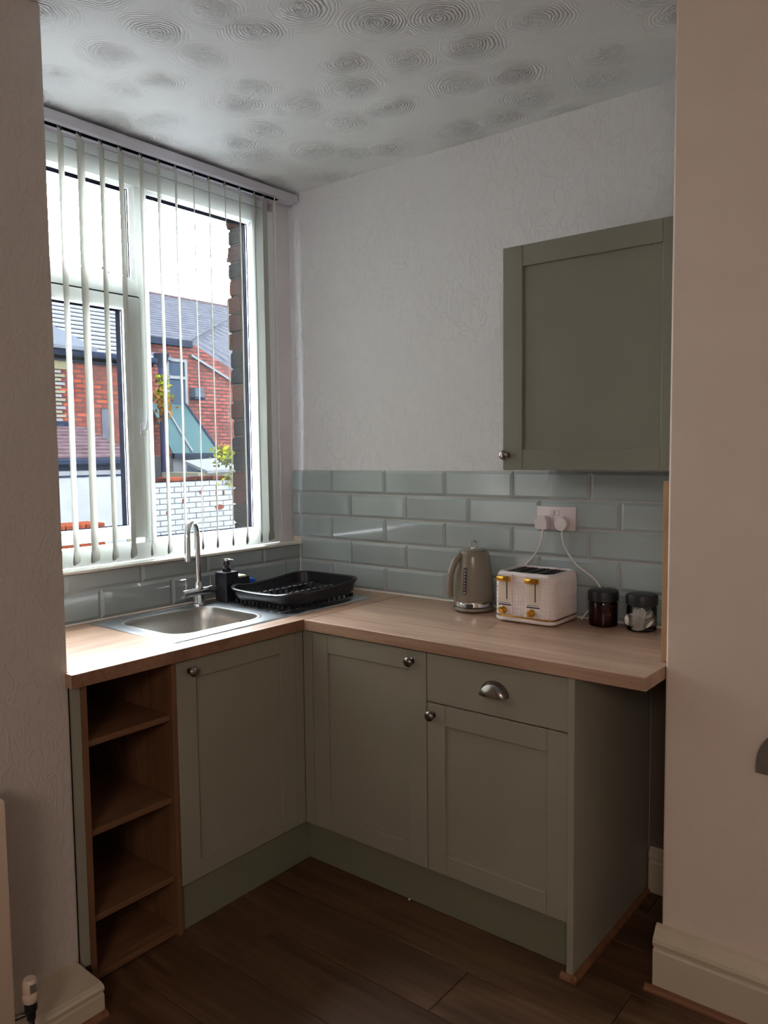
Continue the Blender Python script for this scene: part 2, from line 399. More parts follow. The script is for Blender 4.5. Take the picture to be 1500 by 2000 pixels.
# tiles: bevelled metro tiles, each its own piece
def tile_bm(w, h, b=0.0110, cutl=False, cutr=False, cutt=False):
    bm = nb(); bl = 0.0004 if cutl else b; br = 0.0004 if cutr else b; bt = 0.0004 if cutt else b
    A = [(0, 0), (w, 0), (w, h), (0, h)]; I = [(bl, b), (w - br, b), (w - br, h - bt), (bl, h - bt)]
    lo = [bm.verts.new((x, 0, z)) for x, z in A]; mi = [bm.verts.new((x, -0.0035, z)) for x, z in A]; hi = [bm.verts.new((x, -0.0095, z)) for x, z in I]
    for P, Q in ((lo, mi), (mi, hi)):
        for i in range(4): bm.faces.new((P[i], P[(i + 1) % 4], Q[(i + 1) % 4], Q[i]))
    bm.faces.new(hi); bm.faces.new(lo[::-1]); bmesh.ops.recalc_face_normals(bm, faces=bm.faces); return bm
TC = {}
def tile(parent, key, loc, rz):
    if key not in TC:
        bm = tile_bm(*key[:2], cutl=key[2], cutr=key[3], cutt=key[4]); me = bpy.data.meshes.new('tile'); bm.to_mesh(me); bm.free(); me.materials.append(MATS['tile_glaze']); TC[key] = me
    o = bpy.data.objects.new('tile', TC[key]); o.location = loc; o.rotation_euler = (random.uniform(-0.004, 0.004), 0, rz); link(o, parent)
P_, ZT, TW = 0.1022, 1.427, 0.3032; G = 0.0028
obj('grout', B(0.0, 1.882, -0.0026, 0.0, 0.905, ZT), 'grout_mat', wb)
for r in range(5):
    z1 = ZT - r * P_; z0 = z1 - P_
    xs = 0.2426 if r % 2 == 0 else 0.3526
    x = xs - TW * 2
    xmin = 0.002 if z1 > 1.13 else 0.049
    while x < 1.88:
        a, b = max(x, xmin), min(x + TW, 1.872)
        if b - a > 0.012:
            tile(wb, (round(b - a - G, 4), round(P_ - G, 4), a > x + 1e-6, b < x + TW - 1e-6, False), (a + G / 2, -0.002, z0 + G / 2), 0)
        x += TW
obj('grout', B(0.039, 0.0412, -1.475, 0.0, 0.905, 1.088), 'grout_mat', ww)
for r, (z0, z1, xs) in enumerate(((0.914, 1.022, -1.049), (1.022, 1.087, -0.875))):
    y = xs - TW * 3
    while y < 0:
        a, b = max(y, -1.474), min(y + TW + 0.006, -0.0125)
        if b - a > 0.012:
            tile(ww, (round(b - a - G, 4), round(z1 - z0 - G, 4), a > y + 1e-6, b < y + TW, r == 1), (0.0395, a + G / 2, z0 + G / 2), PI / 2)
        y += TW + 0.006
obj('sealant_bead', cyl(nb(), (0.05, -0.0105, 0.9115), (1.873, -0.0105, 0.9115), 0.004, seg=8), 'sealant', wb)
obj('sealant_bead', cyl(nb(), (0.049, -1.473, 0.9115), (0.049, -0.012, 0.9115), 0.0035, seg=8), 'sealant', ww)
obj('sealant_bead', cyl(nb(), (0.0485, -0.0115, 0.915), (0.0485, -0.0115, 1.09), 0.003, seg=8), 'sealant', ww)
plain('gap_shade', srgb(112, 98, 88), 0.95)
obj('gap_shade', B(1.675, 1.8755, -0.002, 0.0, 0.0, 0.869), 'gap_shade', wb)  # dark slab added to colour in the shade of the gap under the worktop
# sill board
tag(obj('trim_1', B(0.0005, 0.062, -1.4745, -0.0105, 1.0885, 1.101, 0.004, 2), 'gloss_white'), kind='structure')
# pale timber strip closing the splashback beside the right wall end
tag(obj('trim_2', B(1.851, 1.868, -0.425, -0.405, 0.912, 1.412, 0.001), 'pale_strip'), kind='structure')
# skirtings
def skirt_profile(h=0.165, t=0.03):
    return [(0, 0), (t, 0), (t, h * 0.63), (t - 0.004, h * 0.66), (t - 0.007, h * 0.67), (t - 0.007, h * 0.69), (t + 0.001, h * 0.72), (t + 0.003, h * 0.77), (t, h * 0.83), (t - 0.008, h * 0.88), (t - 0.014, h * 0.92), (t - 0.02, h * 0.97), (0.003, h), (0, h)]
bm = extrude_poly(nb(), [(1.864, -0.46 - a, z) for a, z in skirt_profile(0.178, 0.034)], (2.72, 0, 0))
tag(obj('baseboard_right', bm, 'skirting_paint'), kind='structure')
bm = extrude_poly(nb(), [(0.6 + a, -1.487, z) for a, z in [(0, 0), (0.140, 0), (0.140, 0.056), (0.137, 0.058), (0.133, 0.0605), (0.136, 0.064), (0.141, 0.068), (0.142, 0.076), (0.138, 0.082), (0.125, 0.086), (0.10, 0.087), (0.05, 0.089), (0.003, 0.092), (0, 0.092)]], (0, -3.48, 0))
tag(obj('baseboard_left', bm, 'skirting_paint'), kind='structure')
bm = extrude_poly(nb(), [(1.680, -a, z) for a, z in skirt_profile(0.165, 0.018)], (0.19, 0, 0))
tag(obj('baseboard_back', bm, 'skirting_paint'), kind='structure')
def bead(name, a, b, nrm, w=0.016, h=0.014):
    a, b, nrm = Vector(a), Vector(b), Vector(nrm)
    pr = [(0, 0), (w, 0), (w * 0.95, h * 0.35), (w * 0.6, h * 0.8), (w * 0.25, h), (0, h)]
    return tag(obj(name, extrude_poly(nb(), [a + nrm * p + Vector((0, 0, z + 0.0003)) for p, z in pr], b - a), 'beading'), kind='structure')
bead('trim_3', (1.846, -0.4945, 0), (4.59, -0.4945, 0), (0, -1, 0), 0.018)
bead('trim_4', (0.7405, -4.9, 0), (0.7405, -1.484, 0), (1, 0, 0), 0.018)

# ------------------------------------------------------------------ window
win = tag(thing('window_1', (0, -0.785, 1.1), None, None), kind='structure')
def wpart(name, boxes, mat='upvc', bev=0.003, parent=None):
    bm = nb()
    for b in boxes: box(bm, *b, bev, 2)
    return obj(name, bm, mat, parent or win, True)
XF, XB = 0.0, -0.058
wpart('frame', [(XB, XF, -1.475, -1.40, 1.102, 2.565), (XB, XF, -0.2215, -0.095, 1.102, 2.565), (XB, XF, -1.40, -0.2215, 1.102, 1.168), (XB, XF, -1.40, -0.2215, 2.500, 2.565)])
wpart('frame_extension', [(XB, XF - 0.002, -1.475, -0.135, 2.5665, 2.601)])
wpart('mullion', [(XB, XF, -0.8065, -0.7585, 1.168, 2.500)])
wpart('transom', [(XB, XF + 0.003, -1.40, -0.800, 2.094, 2.150)])
def bead_ring(name, y0, y1, z0, z1, w=0.016, x0=-0.03, x1=-0.010):
    # sloped glazing bead running round a pane; the glass opening is y0..y1, z0..z1
    bm = nb(); o = [(y0 - w, z0 - w), (y1 + w, z0 - w), (y1 + w, z1 + w), (y0 - w, z1 + w)]; i = [(y0, z0), (y1, z0), (y1, z1), (y0, z1)]
    R = [[bm.verts.new((x, *p)) for p in q] for x, q in ((x0, o), (x1 + 0.008, o), (x1, i), (x0, i))]
    for a in range(4):
        P, Q = R[a], R[(a + 1) % 4]
        for k in range(4): bm.faces.new((P[k], P[(k + 1) % 4], Q[(k + 1) % 4], Q[k]))
    return obj(name, bm, 'upvc', win)
GL = [('right', -0.745, -0.235, 1.181, 2.487), ('ul', -1.385, -0.822, 2.162, 2.487), ('ll', -1.365, -0.862, 1.235, 2.040)]
for k, y0, y1, z0, z1 in GL:
    if k != 'll': bead_ring('glazing_bead', y0, y1, z0, z1)
    pane = obj('pane', B(-0.026, -0.022, y0 - 0.006, y1 + 0.006, z0 - 0.006, z1 + 0.006), 'window_glass', win)
    d = 0.0045; bm = nb()
    box(bm, -0.06, -0.027, y0 - 0.01, y0, z0 - 0.01, z1 + 0.01); box(bm, -0.06, -0.027, y1, y1 + 0.0125, z0 - 0.01, z1 + 0.01)
    box(bm, -0.06, -0.027, y0, y1, z1, z1 + 0.01); box(bm, -0.06, -0.027, y0, y1, z0 - 0.01, z0)
    obj('outer_reveal', bm, 'dark_reveal', win)
    bm = nb(); g = 0.0025
    for q in ((y0, y0 + g, z0, z1), (y1 - g, y1, z0, z1), (y0, y1, z1 - g, z1), (y0, y1, z0, z0 + g)): box(bm, -0.0215, -0.0185, *q)
    obj('gasket', bm, 'gasket', win)
sash = wpart('sash', [(-0.04, 0.012, -1.395, -1.365, 1.187, 2.089), (-0.04, 0.012, -0.862, -0.802, 1.187, 2.089), (-0.04, 0.012, -1.365, -0.862, 1.187, 1.235), (-0.04, 0.012, -1.365, -0.862, 2.040, 2.089)], bev=0.006)
obj('sash_seal', B(-0.02, 0.0035, -0.8005, -0.7985, 1.185, 2.09), 'gasket', win)
obj('sash_seal', B(-0.02, 0.0035, -1.395, -0.8, 2.0895, 2.0925), 'gasket', win)
bm = nb(); box(bm, 0.012, 0.022, -0.822, -0.800, 1.575, 1.625, 0.003, 2)
tube(bm, [(0.022, -0.811, 1.60), (0.036, -0.811, 1.60), (0.040, -0.808, 1.612), (0.040, -0.80, 1.66), (0.038, -0.795, 1.69)], [0.007, 0.007, 0.007, 0.006, 0.004], 8)
obj('window_handle', bm, 'upvc', win, True)
# exterior brick jamb seen through the right pane: rough bricks one above another
zz = 1.12; k = 0
pal = ['brick_b', 'brick_a', 'brick_c', 'brick_d', 'brick_a', 'brick_b', 'brick_c', 'brick_a', 'brick_d']
while zz < 2.62:
    h = random.uniform(0.062, 0.078); dx = random.uniform(-0.012, 0.012)
    bm = B(-0.158 + dx, -0.0615, -0.232 + random.uniform(-0.004, 0.004), -0.099, zz, zz + h, 0.012, 2)
    for v in bm.verts: v.co += Vector((random.uniform(-.004, .004) if v.co.x < -0.1 else 0, random.uniform(-.002, .002), random.uniform(-.003, .003)))
    obj('brick', bm, pal[(k * 5 + k // 3) % 9], ww, True); zz += h + 0.006; k += 1
obj('mortar', B(-0.145, -0.062, -0.222, -0.099, 1.11, 2.60), 'mortar_mat', ww)

# ------------------------------------------------------------------ vertical blind
bl = thing('vertical_blind', (0.05, -0.73, 2.6), 'open cream vertical blind with narrow hanging slats across the kitchen window', 'blind')
bm = nb(); box(bm, 0.004, 0.073, -1.47, -0.012, 2.607, 2.6425, 0.002); obj('headrail', bm, 'headrail_mat', bl)
obj('headrail_slot', B(0.03, 0.05, -1.465, -0.11, 2.6045, 2.608), 'gasket', bl)
sy = [-1.345, -1.270, -1.196, -1.117, -1.045, -0.964, -0.887, -0.801, -0.726, -0.649, -0.565, -0.489, -0.407, -0.328, -0.247, -0.188]
sang = [44, 44, 42, 42, 47, 43.5, 45, 43.5, 44, 42.5, 40.5, 42, 41.5, 45, 44, 56]
ha = 0.0435
for i, (yc, a) in enumerate(zip(sy, sang)):
    a = math.radians(a); d = Vector((math.cos(a), -math.sin(a), 0)); nn_ = Vector((math.sin(a), math.cos(a), 0)); c0 = Vector((0.047, yc, 0))
    zt, zb = 2.592, 1.121; bm = nb(); ns = 8; nz = 12; grid = []
    for sgn in (0, 1):
        g = []
        for j in range(nz + 1):
            z = zb + 0.046 + (zt - zb - 0.046) * j / nz; row = []
            for q in range(ns + 1):
                u = -1 + 2 * q / ns; w = ha
                if z > zt - 0.03: w = ha * 1.0
                bow = 0.0022 * (1 - u * u) + 0.0006 * math.sin(j * 0.9 + i)
                row.append(bm.verts.new(c0 + d * u * w + nn_ * (bow + (0.0006 if sgn else 0)) + Vector((0, 0, z))))
            g.append(row)
        grid.append(g)
    for s_ in (0, 1):
        for j in range(nz):
            for q in range(ns): bm.faces.new((grid[s_][j][q], grid[s_][j][q + 1], grid[s_][j + 1][q + 1], grid[s_][j + 1][q]))
    A, Bb = grid
    edge = [(j, 0) for j in range(nz + 1)] + [(nz, q) for q in range(1, ns + 1)] + [(j, ns) for j in range(nz - 1, -1, -1)] + [(0, q) for q in range(ns - 1, 0, -1)]
    for e0, e1 in zip(edge, edge[1:] + edge[:1]): bm.faces.new((A[e0[0]][e0[1]], A[e1[0]][e1[1]], Bb[e1[0]][e1[1]], Bb[e0[0]][e0[1]]))
    # hem pocket: teardrop section
    td = [(0, 0.049), (0.0016, 0.036), (0.0038, 0.018), (0.0042, 0.009), (0.003, 0.002), (0, 0), (-0.003, 0.002), (-0.0042, 0.009), (-0.0038, 0.018), (-0.0016, 0.036)]
    extrude_poly(bm, [c0 + d * -ha + nn_ * p + Vector((0, 0, zb + z)) for p, z in td], d * 2 * ha)
    sl = obj('slat', bm, 'blind_fabric', bl, True)
    bm = extrude_poly(nb(), [c0 + d * -(ha + 0.001) + nn_ * p * 0.8 + Vector((0, 0, zb + 0.002 + z * 0.9)) for p, z in td], d * 2 * (ha + 0.001))
    obj('weight', bm, 'weight_grey', sl)
    bm = nb(); box(bm, 0.047 - 0.004, 0.047 + 0.004, yc - 0.003, yc + 0.003, 2.590, 2.606); obj('hanger', bm, 'print_grey', sl)
tag(obj('pull_cord', tube(nb(), [(0.068, -0.150, 2.603), (0.07, -0.150, 2.0), (0.069, -0.148, 1.4), (0.07, -0.149, 1.135)], 0.0022, 6), 'cable_white', bl))

# ------------------------------------------------------------------ worktops
bm = nb(); XW, YW, XE = 0.637, -0.601, 1.8745; zb = WT - 0.038
SINK = (0.10, 0.55, -1.082, -0.145)
# L-shaped top made in two boards that meet in a butt joint; the sink cut-out is a real hole in the left board
box(bm, 0.642, XE, YW, -0.0115, zb, WT, 0.0015)
tag(obj('worktop', bm, 'oak_top', None, False, (1.2, -0.3, zb)), 'long oak-effect worktop under the kettle and toaster, along the tiled wall', 'worktop')
wt2 = thing('worktop', (0.3, -0.9, zb), 'oak-effect worktop holding the steel sink under the window', 'worktop')
bm = nb()
for q in ((0.049, SINK[0], -1.474, -0.0115), (SINK[1], XW, -1.474, -0.0115), (SINK[0], SINK[1], -1.474, SINK[2]), (SINK[0], SINK[1], SINK[3], -0.0115)): box(bm, *q, zb, WT)
box(bm, 0.603, XW, -1.486, -1.473, zb, WT)
bmesh.ops.remove_doubles(bm, verts=bm.verts, dist=0.0001)
obj('board', bm, 'oak_top_y', wt2)
obj('edge_strip', B(XW, XW + 0.0015, -1.486, -0.602, zb, WT - 0.0005), 'oak_edge', wt2)
obj('joint_strip', B(XW + 0.001, 0.6415, -0.602, -0.012, zb, WT + 0.0004), 'oak_edge', wt2)

# ------------------------------------------------------------------ cabinets
def knob(F, u, z, n, parent, name='knob'):
    c = F.p(u, z, n)
    bm = lathe(nb(), [(0.011, 0), (0.011, 0.0015), (0.006, 0.003), (0.005, 0.011), (0.008, 0.014), (0.0145, 0.018), (0.0165, 0.0225), (0.0145, 0.027), (0.009, 0.030), (0.0, 0.031)], c, 24, F.N)
    return obj(name, bm, 'nickel', parent, True)
def shaker(F, u0, u1, z0, z1, n0, parent, name='door', sw=0.068, rail=0.068, mat='sage', kn=None, th=0.02):
    panel = nb(); F.box(panel, u0 + sw - 0.01, u1 - sw + 0.01, z0 + rail - 0.01, z1 - rail + 0.01, n0, n0 + th - 0.010)
    d = obj(name, panel, mat, parent); g = 0.0008
    for a, b in ((u0, u0 + sw), (u1 - sw, u1)):
        bm = nb(); F.box(bm, a, b, z0, z1, n0, n0 + th, 0.0014); obj('stile', bm, mat, d)
    for a, b in ((z0, z0 + rail), (z1 - rail, z1)):
        bm = nb(); F.box(bm, u0 + sw + g, u1 - sw - g, a, b, n0, n0 + th - 0.0003, 0.0014); obj('rail', bm, mat, d)
    if kn: knob(F, kn[0], kn[1], n0 + th, d)
    return d
def carcass(F, u0, u1, z0, z1, n0, n1, parent, mat='oak_unit', th=0.018):
    bm = nb()
    F.box(bm, u0, u0 + th, z0, z1, n0, n1); F.box(bm, u1 - th, u1, z0, z1, n0, n1)
    F.box(bm, u0 + th, u1 - th, z0, z0 + th, n0, n1); F.box(bm, u0 + th, u1 - th, z1 - th, z1, n0, n1); F.box(bm, u0 + th, u1 - th, z0 + th, z1 - th, n0, n0 + 0.006)
    return obj('carcass', bm, mat, parent)
FY = Fr((0, 0, 0), (1, 0, 0), (0, -1, 0))     # fronts facing the camera side (-y); u = x, n = -y
FX = Fr((0, 0, 0), (0, 1, 0), (1, 0, 0))      # fronts facing +x; u = y, n = x
DB, DT = 0.152, 0.864
# sink unit
c = thing('base_cabinet', (0.3, -0.88, 0.0), 'sage green cupboard with a single knobbed door under the sink', 'cabinet')
bm = nb()
for q in ((-1.134, -1.116), (-0.622, -0.604)): FX.box(bm, q[0], q[1], 0.15, 0.870, 0.06, 0.590)
FX.box(bm, -1.116, -0.622, 0.15, 0.168, 0.06, 0.594)
obj('carcass', bm, 'oak_unit', c)
shaker(FX, -1.133, -0.622, DB, DT, 0.5965, c, kn=(-1.083, 0.829), rail=0.062, sw=0.074)
# corner post
c = thing('corner_post', (0.63, -0.59, 0.0), 'narrow sage green corner post between the two cupboard runs', 'cabinet trim')
obj('post', B(0.597, 0.6165, -0.6205, -0.582, 0.152, 0.868, 0.001), 'sage', c)
obj('post', B(0.6175, 0.6605, -0.5825, -0.5635, 0.152, 0.868, 0.001), 'sage', c)
# first unit of the right run
c = thing('base_cabinet', (0.91, -0.3, 0.0), 'sage green corner cupboard, its door knob at the top right', 'cabinet')
bm = nb()
for q in ((0.664, 0.682), (1.143, 1.161)): FY.box(bm, q[0], q[1], 0.15, 0.870, 0.02, 0.559)
FY.box(bm, 0.682, 1.143, 0.15, 0.168, 0.02, 0.559)
obj('carcass', bm, 'oak_unit', c)
shaker(FY, 0.6625, 1.160, DB, DT, 0.561, c, kn=(1.104, 0.829), rail=0.066, sw=0.071)
# drawer unit
c = thing('base_cabinet', (1.41, -0.3, 0.0), 'sage green cupboard with a cup-handled drawer above its door', 'cabinet')
bm = nb()
for q in ((1.1635, 1.1815), (1.634, 1.652)): FY.box(bm, q[0], q[1], 0.15, 0.870, 0.02, 0.559)
FY.box(bm, 1.1815, 1.634, 0.15, 0.168, 0.02, 0.559)
obj('carcass', bm, 'oak_unit', c)
shaker(FY, 1.1635, 1.6515, DB, 0.704, 0.561, c, kn=(1.186, 0.668), rail=0.066, sw=0.068)
bm = nb(); FY.box(bm, 1.1635, 1.6515, 0.7085, DT, 0.561, 0.581, 0.0014); dr = obj('drawer_front', bm, 'sage', c)
# cup handle: quarter shell
bm = nb(); rows_ = []; cu, cz_, nn0 = 1.411, 0.772, 0.581
for i in range(13):
    a = PI * i / 12; row = []
    for j in range(9):
        b = PI / 2 * j / 8
        row.append(bm.verts.new(FY.p(cu - 0.046 * math.cos(a), cz_ + 0.040 * math.sin(a) * math.cos(b), nn0 + 0.0015 + 0.027 * math.sin(b) * (math.sin(a) ** 0.45 if math.sin(a) > 1e-6 else 0))))
    rows_.append(row)
for i in range(12):
    for j in range(8):
        try: bm.faces.new((rows_[i][j], rows_[i + 1][j], rows_[i + 1][j + 1], rows_[i][j + 1]))
        except ValueError: pass
bmesh.ops.remove_doubles(bm, verts=bm.verts, dist=0.0003)
bmesh.ops.solidify(bm, geom=bm.faces[:], thickness=0.0015)
lip = [FY.p(cu - 0.048 * math.cos(PI * i / 16), cz_ + 0.043 * math.sin(PI * i / 16), nn0 + 0.001) for i in range(17)]
tube(bm, lip, 0.0022, 6)
obj('cup_handle', bm, 'nickel', dr, True)
# end panel
c = thing('end_panel', (1.664, -0.3, 0.0), 'tall sage green side panel closing the right end of the cupboards', 'panel')
obj('panel', B(1.654, 1.674, -0.596, -0.001, 0.0005, 0.870, 0.0012), 'sage', c)
bm = extrude_poly(nb(), [Vector((1.6745 + p, -0.612, z + 0.0005)) for p, z in [(0, 0), (0.015, 0), (0.013, 0.008), (0.006, 0.014), (0, 0.015)]], (0, 0.59, 0))
obj('floor_beading', bm, 'beading', c)
bm = extrude_poly(nb(), [Vector((1.640, -0.5965 - p, z + 0.0005)) for p, z in [(0, 0), (0.015, 0), (0.013, 0.008), (0.006, 0.014), (0, 0.015)]], (0.0495, 0, 0))
obj('floor_beading', bm, 'beading', c)
# plinths
tag(obj('plinth', B(0.583, 0.601, -1.133, -0.545, 0.0005, 0.149, 0.001), 'sage_kick_shaded', None, False, (0.59, -0.84, 0)), 'sage green kickboard under the sink cupboard', 'kickboard')
tag(obj('plinth', B(0.602, 1.653, -0.549, -0.531, 0.0005, 0.149, 0.001), 'sage_kick_shaded', None, False, (1.1, -0.54, 0)), 'sage green kickboard under the two right-hand cupboards', 'kickboard')
# open shelf unit
c = thing('shelf_unit', (0.35, -1.3, 0.0), 'narrow open oak-effect unit of shelves under the left end of the worktop', 'shelves')
for y0, y1 in ((-1.153, -1.1355), (-1.4495, -1.432)): obj('side_panel', B(0.06, 0.617, y0, y1, 0.0005, 0.870, 0.0008), 'oak_unit', c)
obj('back_panel', B(0.06, 0.068, -1.432, -1.153, 0.03, 0.868), 'oak_unit', c)
obj('bottom_panel', B(0.068, 0.616, -1.432, -1.153, 0.012, 0.030, 0.0008), 'oak_unit_shelf', c)
for z in (0.705, 0.446, 0.195): obj('shelf', B(0.068, 0.606, -1.4315, -1.1535, z - 0.018, z, 0.001), 'oak_unit_shelf', c)
tag(obj('filler_strip', B(0.598, 0.6145, -1.4735, -1.450, 0.068, 0.868, 0.001), 'sage', c), 'sage green filler strip')
# wall cabinet
c = thing('wall_cabinet', (1.56, -0.16, 1.44), 'sage green wall cupboard hung above the tiles, small knob at lower left', 'cabinet')
F2 = Fr((0, 0, 0), (1, 0, 0), (0, -1, 0))
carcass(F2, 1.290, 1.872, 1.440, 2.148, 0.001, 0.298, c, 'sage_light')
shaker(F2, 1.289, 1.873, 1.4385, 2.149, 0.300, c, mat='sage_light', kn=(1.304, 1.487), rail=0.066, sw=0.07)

# ------------------------------------------------------------------ sink
c = thing('kitchen_sink', (0.32, -0.61, 0.91), 'inset stainless steel sink with one bowl and a right-hand drainer', 'sink')
X0, X1, Y0, Y1, Zs = 0.078, 0.566, -1.100, -0.126, 0.9145
bw = (0.160, 0.505, -1.045, -0.655)
def ring(q, r, z, n=6): return [Vector((x, y, z)) for x, y in rrect(q[0], q[1], q[2], q[3], r, n)]
# deck with bowl opening: bridge outer and inner loops
bm = nb()
outer = ring((X0, X1, Y0, Y1), 0.012, 0.9105); o2 = ring((X0 + 0.002, X1 - 0.002, Y0 + 0.002, Y1 - 0.002), 0.011, 0.9125); o3 = ring((X0 + 0.010, X1 - 0.010, Y0 + 0.010, Y1 - 0.010), 0.010, Zs)
inn = [Vector((x, y, Zs)) for x, y in rrect(bw[0], bw[1], bw[2], bw[3], 0.075, 6)]
V = [[bm.verts.new(p) for p in L_] for L_ in (outer, o2, o3)]
for P, Q in zip(V, V[1:]):
    for i in range(len(P)): bm.faces.new((P[i], P[(i + 1) % len(P)], Q[(i + 1) % len(P)], Q[i]))
vi = [bm.verts.new(p) for p in inn]
n = len(vi)
for i in range(n): bm.faces.new((V[2][i], V[2][(i + 1) % n], vi[(i + 1) % n], vi[i]))
obj('deck', bm, 'steel', c, True)
# raised lip round the bowl + bowl
lipz = [ (0.0, 0.0), ]
bm = nb(); rings_ = []
for ins, dz, rr in ((-0.016, 0.0002, 0.09), (-0.008, 0.0022, 0.083), (0.0, 0.0012, 0.075), (0.004, -0.006, 0.072), (0.010, -0.05, 0.068), (0.016, -0.13, 0.062), (0.03, -0.152, 0.05), (0.06, -0.158, 0.03), (0.12, -0.160, 0.02)):
    rings_.append([Vector((x, y, Zs + dz)) for x, y in rrect(bw[0] + ins, bw[1] - ins, bw[2] + ins, bw[3] - ins, rr, 8)])
loft(bm, rings_, False, True)
obj('bowl', bm, 'bowl_steel', c, True)
bm = nb(); lathe(bm, [(0.0, 0.0), (0.038, 0.0), (0.042, 0.0012), (0.03, 0.0025), (0.0, 0.001)], (0.33, -0.85, Zs - 0.1595), 24); obj('waste', bm, 'chrome', c, True)
bm = nb(); tube(bm, [Vector((0.385 + 0.013 * math.cos(t_), -0.6672, Zs - 0.045 + 0.013 * math.sin(t_))) for t_ in [2 * PI * i / 16 for i in range(16)]], 0.0035, 8, True)
cyl(bm, (0.385, -0.6655, Zs - 0.045), (0.385, -0.670, Zs - 0.045), 0.006, seg=12); obj('overflow', bm, 'gasket', c, True)
for i in range(9):
    x = 0.165 + i * 0.040; obj('drainer_ridge', B(x, x + 0.014, -0.58, -0.165, Zs - 0.001, Zs + 0.0016, 0.0012, 2), 'steel', c, True)
obj('back_ridge', B(X0 + 0.014, X0 + 0.026, -1.08, -0.70, Zs - 0.001, Zs + 0.003, 0.002, 2), 'steel', c, True)

# ------------------------------------------------------------------ tap
c = thing('mixer_tap', (0.122, -0.655, Zs), 'tall chrome swan-neck mixer tap with two small levers', 'tap')
tx, ty = 0.122, -0.655
bm = nb(); lathe(bm, [(0.027, 0.0), (0.027, 0.006), (0.022, 0.010), (0.021, 0.040)], (tx, ty, Zs + 0.0003), 24); obj('base', bm, 'chrome', c, True)
bm = nb(); a_, b_ = Vector((tx + 0.006, ty - 0.082, Zs + 0.052)), Vector((tx - 0.006, ty + 0.082, Zs + 0.052)); cyl(bm, a_, b_, 0.0165, seg=24); body = obj('body', bm, 'chrome', c, True)
for s_ in (-1, 1):
    e = Vector((tx - 0.0045 * s_, ty + 0.062 * s_, Zs + 0.066))
    tube_ = tube(nb(), [e, e + Vector((0, 0, 0.03)), e + Vector((0.001, 0, 0.042))], [0.004, 0.0032, 0.0042], 8)
    if s_ == -1: tube(tube_, [e + Vector((0, 0, 0.04)), e + Vector((-0.004, -0.03, 0.040))], 0.0025, 8)
    obj('lever', tube_, 'chrome', c, True)
bm = nb(); lathe(bm, [(0.019, 0), (0.019, 0.012), (0.0145, 0.022), (0.0125, 0.03)], (tx, ty, Zs + 0.062), 24); obj('collar', bm, 'chrome', c, True)
sd = Vector((0.55, -0.835, 0)).normalized(); R0 = 0.055; zt_ = 1.185
pts = [Vector((tx, ty, Zs + 0.085)), Vector((tx, ty, 1.10))] + [Vector((tx, ty, zt_)) + sd * (R0 - R0 * math.cos(a)) + Vector((0, 0, R0 * 1.05 * math.sin(a))) for a in [PI * i / 16 for i in range(17)]] + [Vector((tx, ty, zt_ - 0.05)) + sd * 2 * R0 * 1.02, Vector((tx, ty, zt_ - 0.085)) + sd * 2 * R0 * 1.03]
obj('spout', tube(nb(), pts, [0.0115] * (len(pts) - 2) + [0.012, 0.0125], 16), 'chrome', c, True)

# ------------------------------------------------------------------ soap caddy, sponge, cloth
Zr = Zs + 0.0022
c = thing('soap_dispenser', (0.17, -0.52, Zr), 'black square soap pump joined to a low sponge holder beside the tap', 'soap dispenser')
obj('bottle', B(0.112, 0.178, -0.563, -0.497, Zr, 1.032, 0.002), 'black_matt', c)
bm = nb(); lathe(bm, [(0.017, 0), (0.017, 0.014), (0.0145, 0.016), (0.0145, 0.018), (0.009, 0.019), (0.009, 0.026), (0.0135, 0.027), (0.0135, 0.030), (0.012, 0.036), (0.010, 0.043)], (0.145, -0.530, 1.032), 20)
pm = obj('pump', bm, 'black_plastic', c, True)
bm = nb(); lathe(bm, [(0.0135, 0), (0.014, 0.004), (0.0135, 0.009), (0.0, 0.0095)], (0.145, -0.530, 1.075), 20); box(bm, 0.145, 0.187, -0.535, -0.525, 1.077, 1.0835, 0.002); obj('pump_head', bm, 'chrome', pm, True)
bm = nb()
for q in ((0.112, 0.178, -0.4965, -0.4945), (0.112, 0.178, -0.442, -0.440), (0.112, 0.114, -0.4945, -0.442), (0.176, 0.178, -0.4945, -0.442)): box(bm, *q, Zr, 1.006)
box(bm, 0.114, 0.176, -0.4945, -0.442, Zr, Zr + 0.004); obj('sponge_holder', bm, 'black_matt', c)
tag(obj('sponge', B(0.119, 0.172, -0.490, -0.447, Zr + 0.0045, 1.012, 0.006, 2), 'sponge_cream', None, True, (0.145, -0.468, Zr + 0.0045)), 'cream sponge standing in the black holder', 'sponge')
bm = nb(); g = []
for i in range(9):
    for j in range(7):
        pass
bm = B(0.088, 0.112, -0.425, -0.345, Zr, 0.985, 0.008, 2)
for v in bm.verts: v.co.z += 0.006 * math.sin(v.co.y * 60) if v.co.z > 0.95 else 0
tag(obj('cloth', bm, 'blue_cloth', None, True, (0.1, -0.385, Zr)), 'bright blue cloth tucked behind the black dish rack', 'cloth')

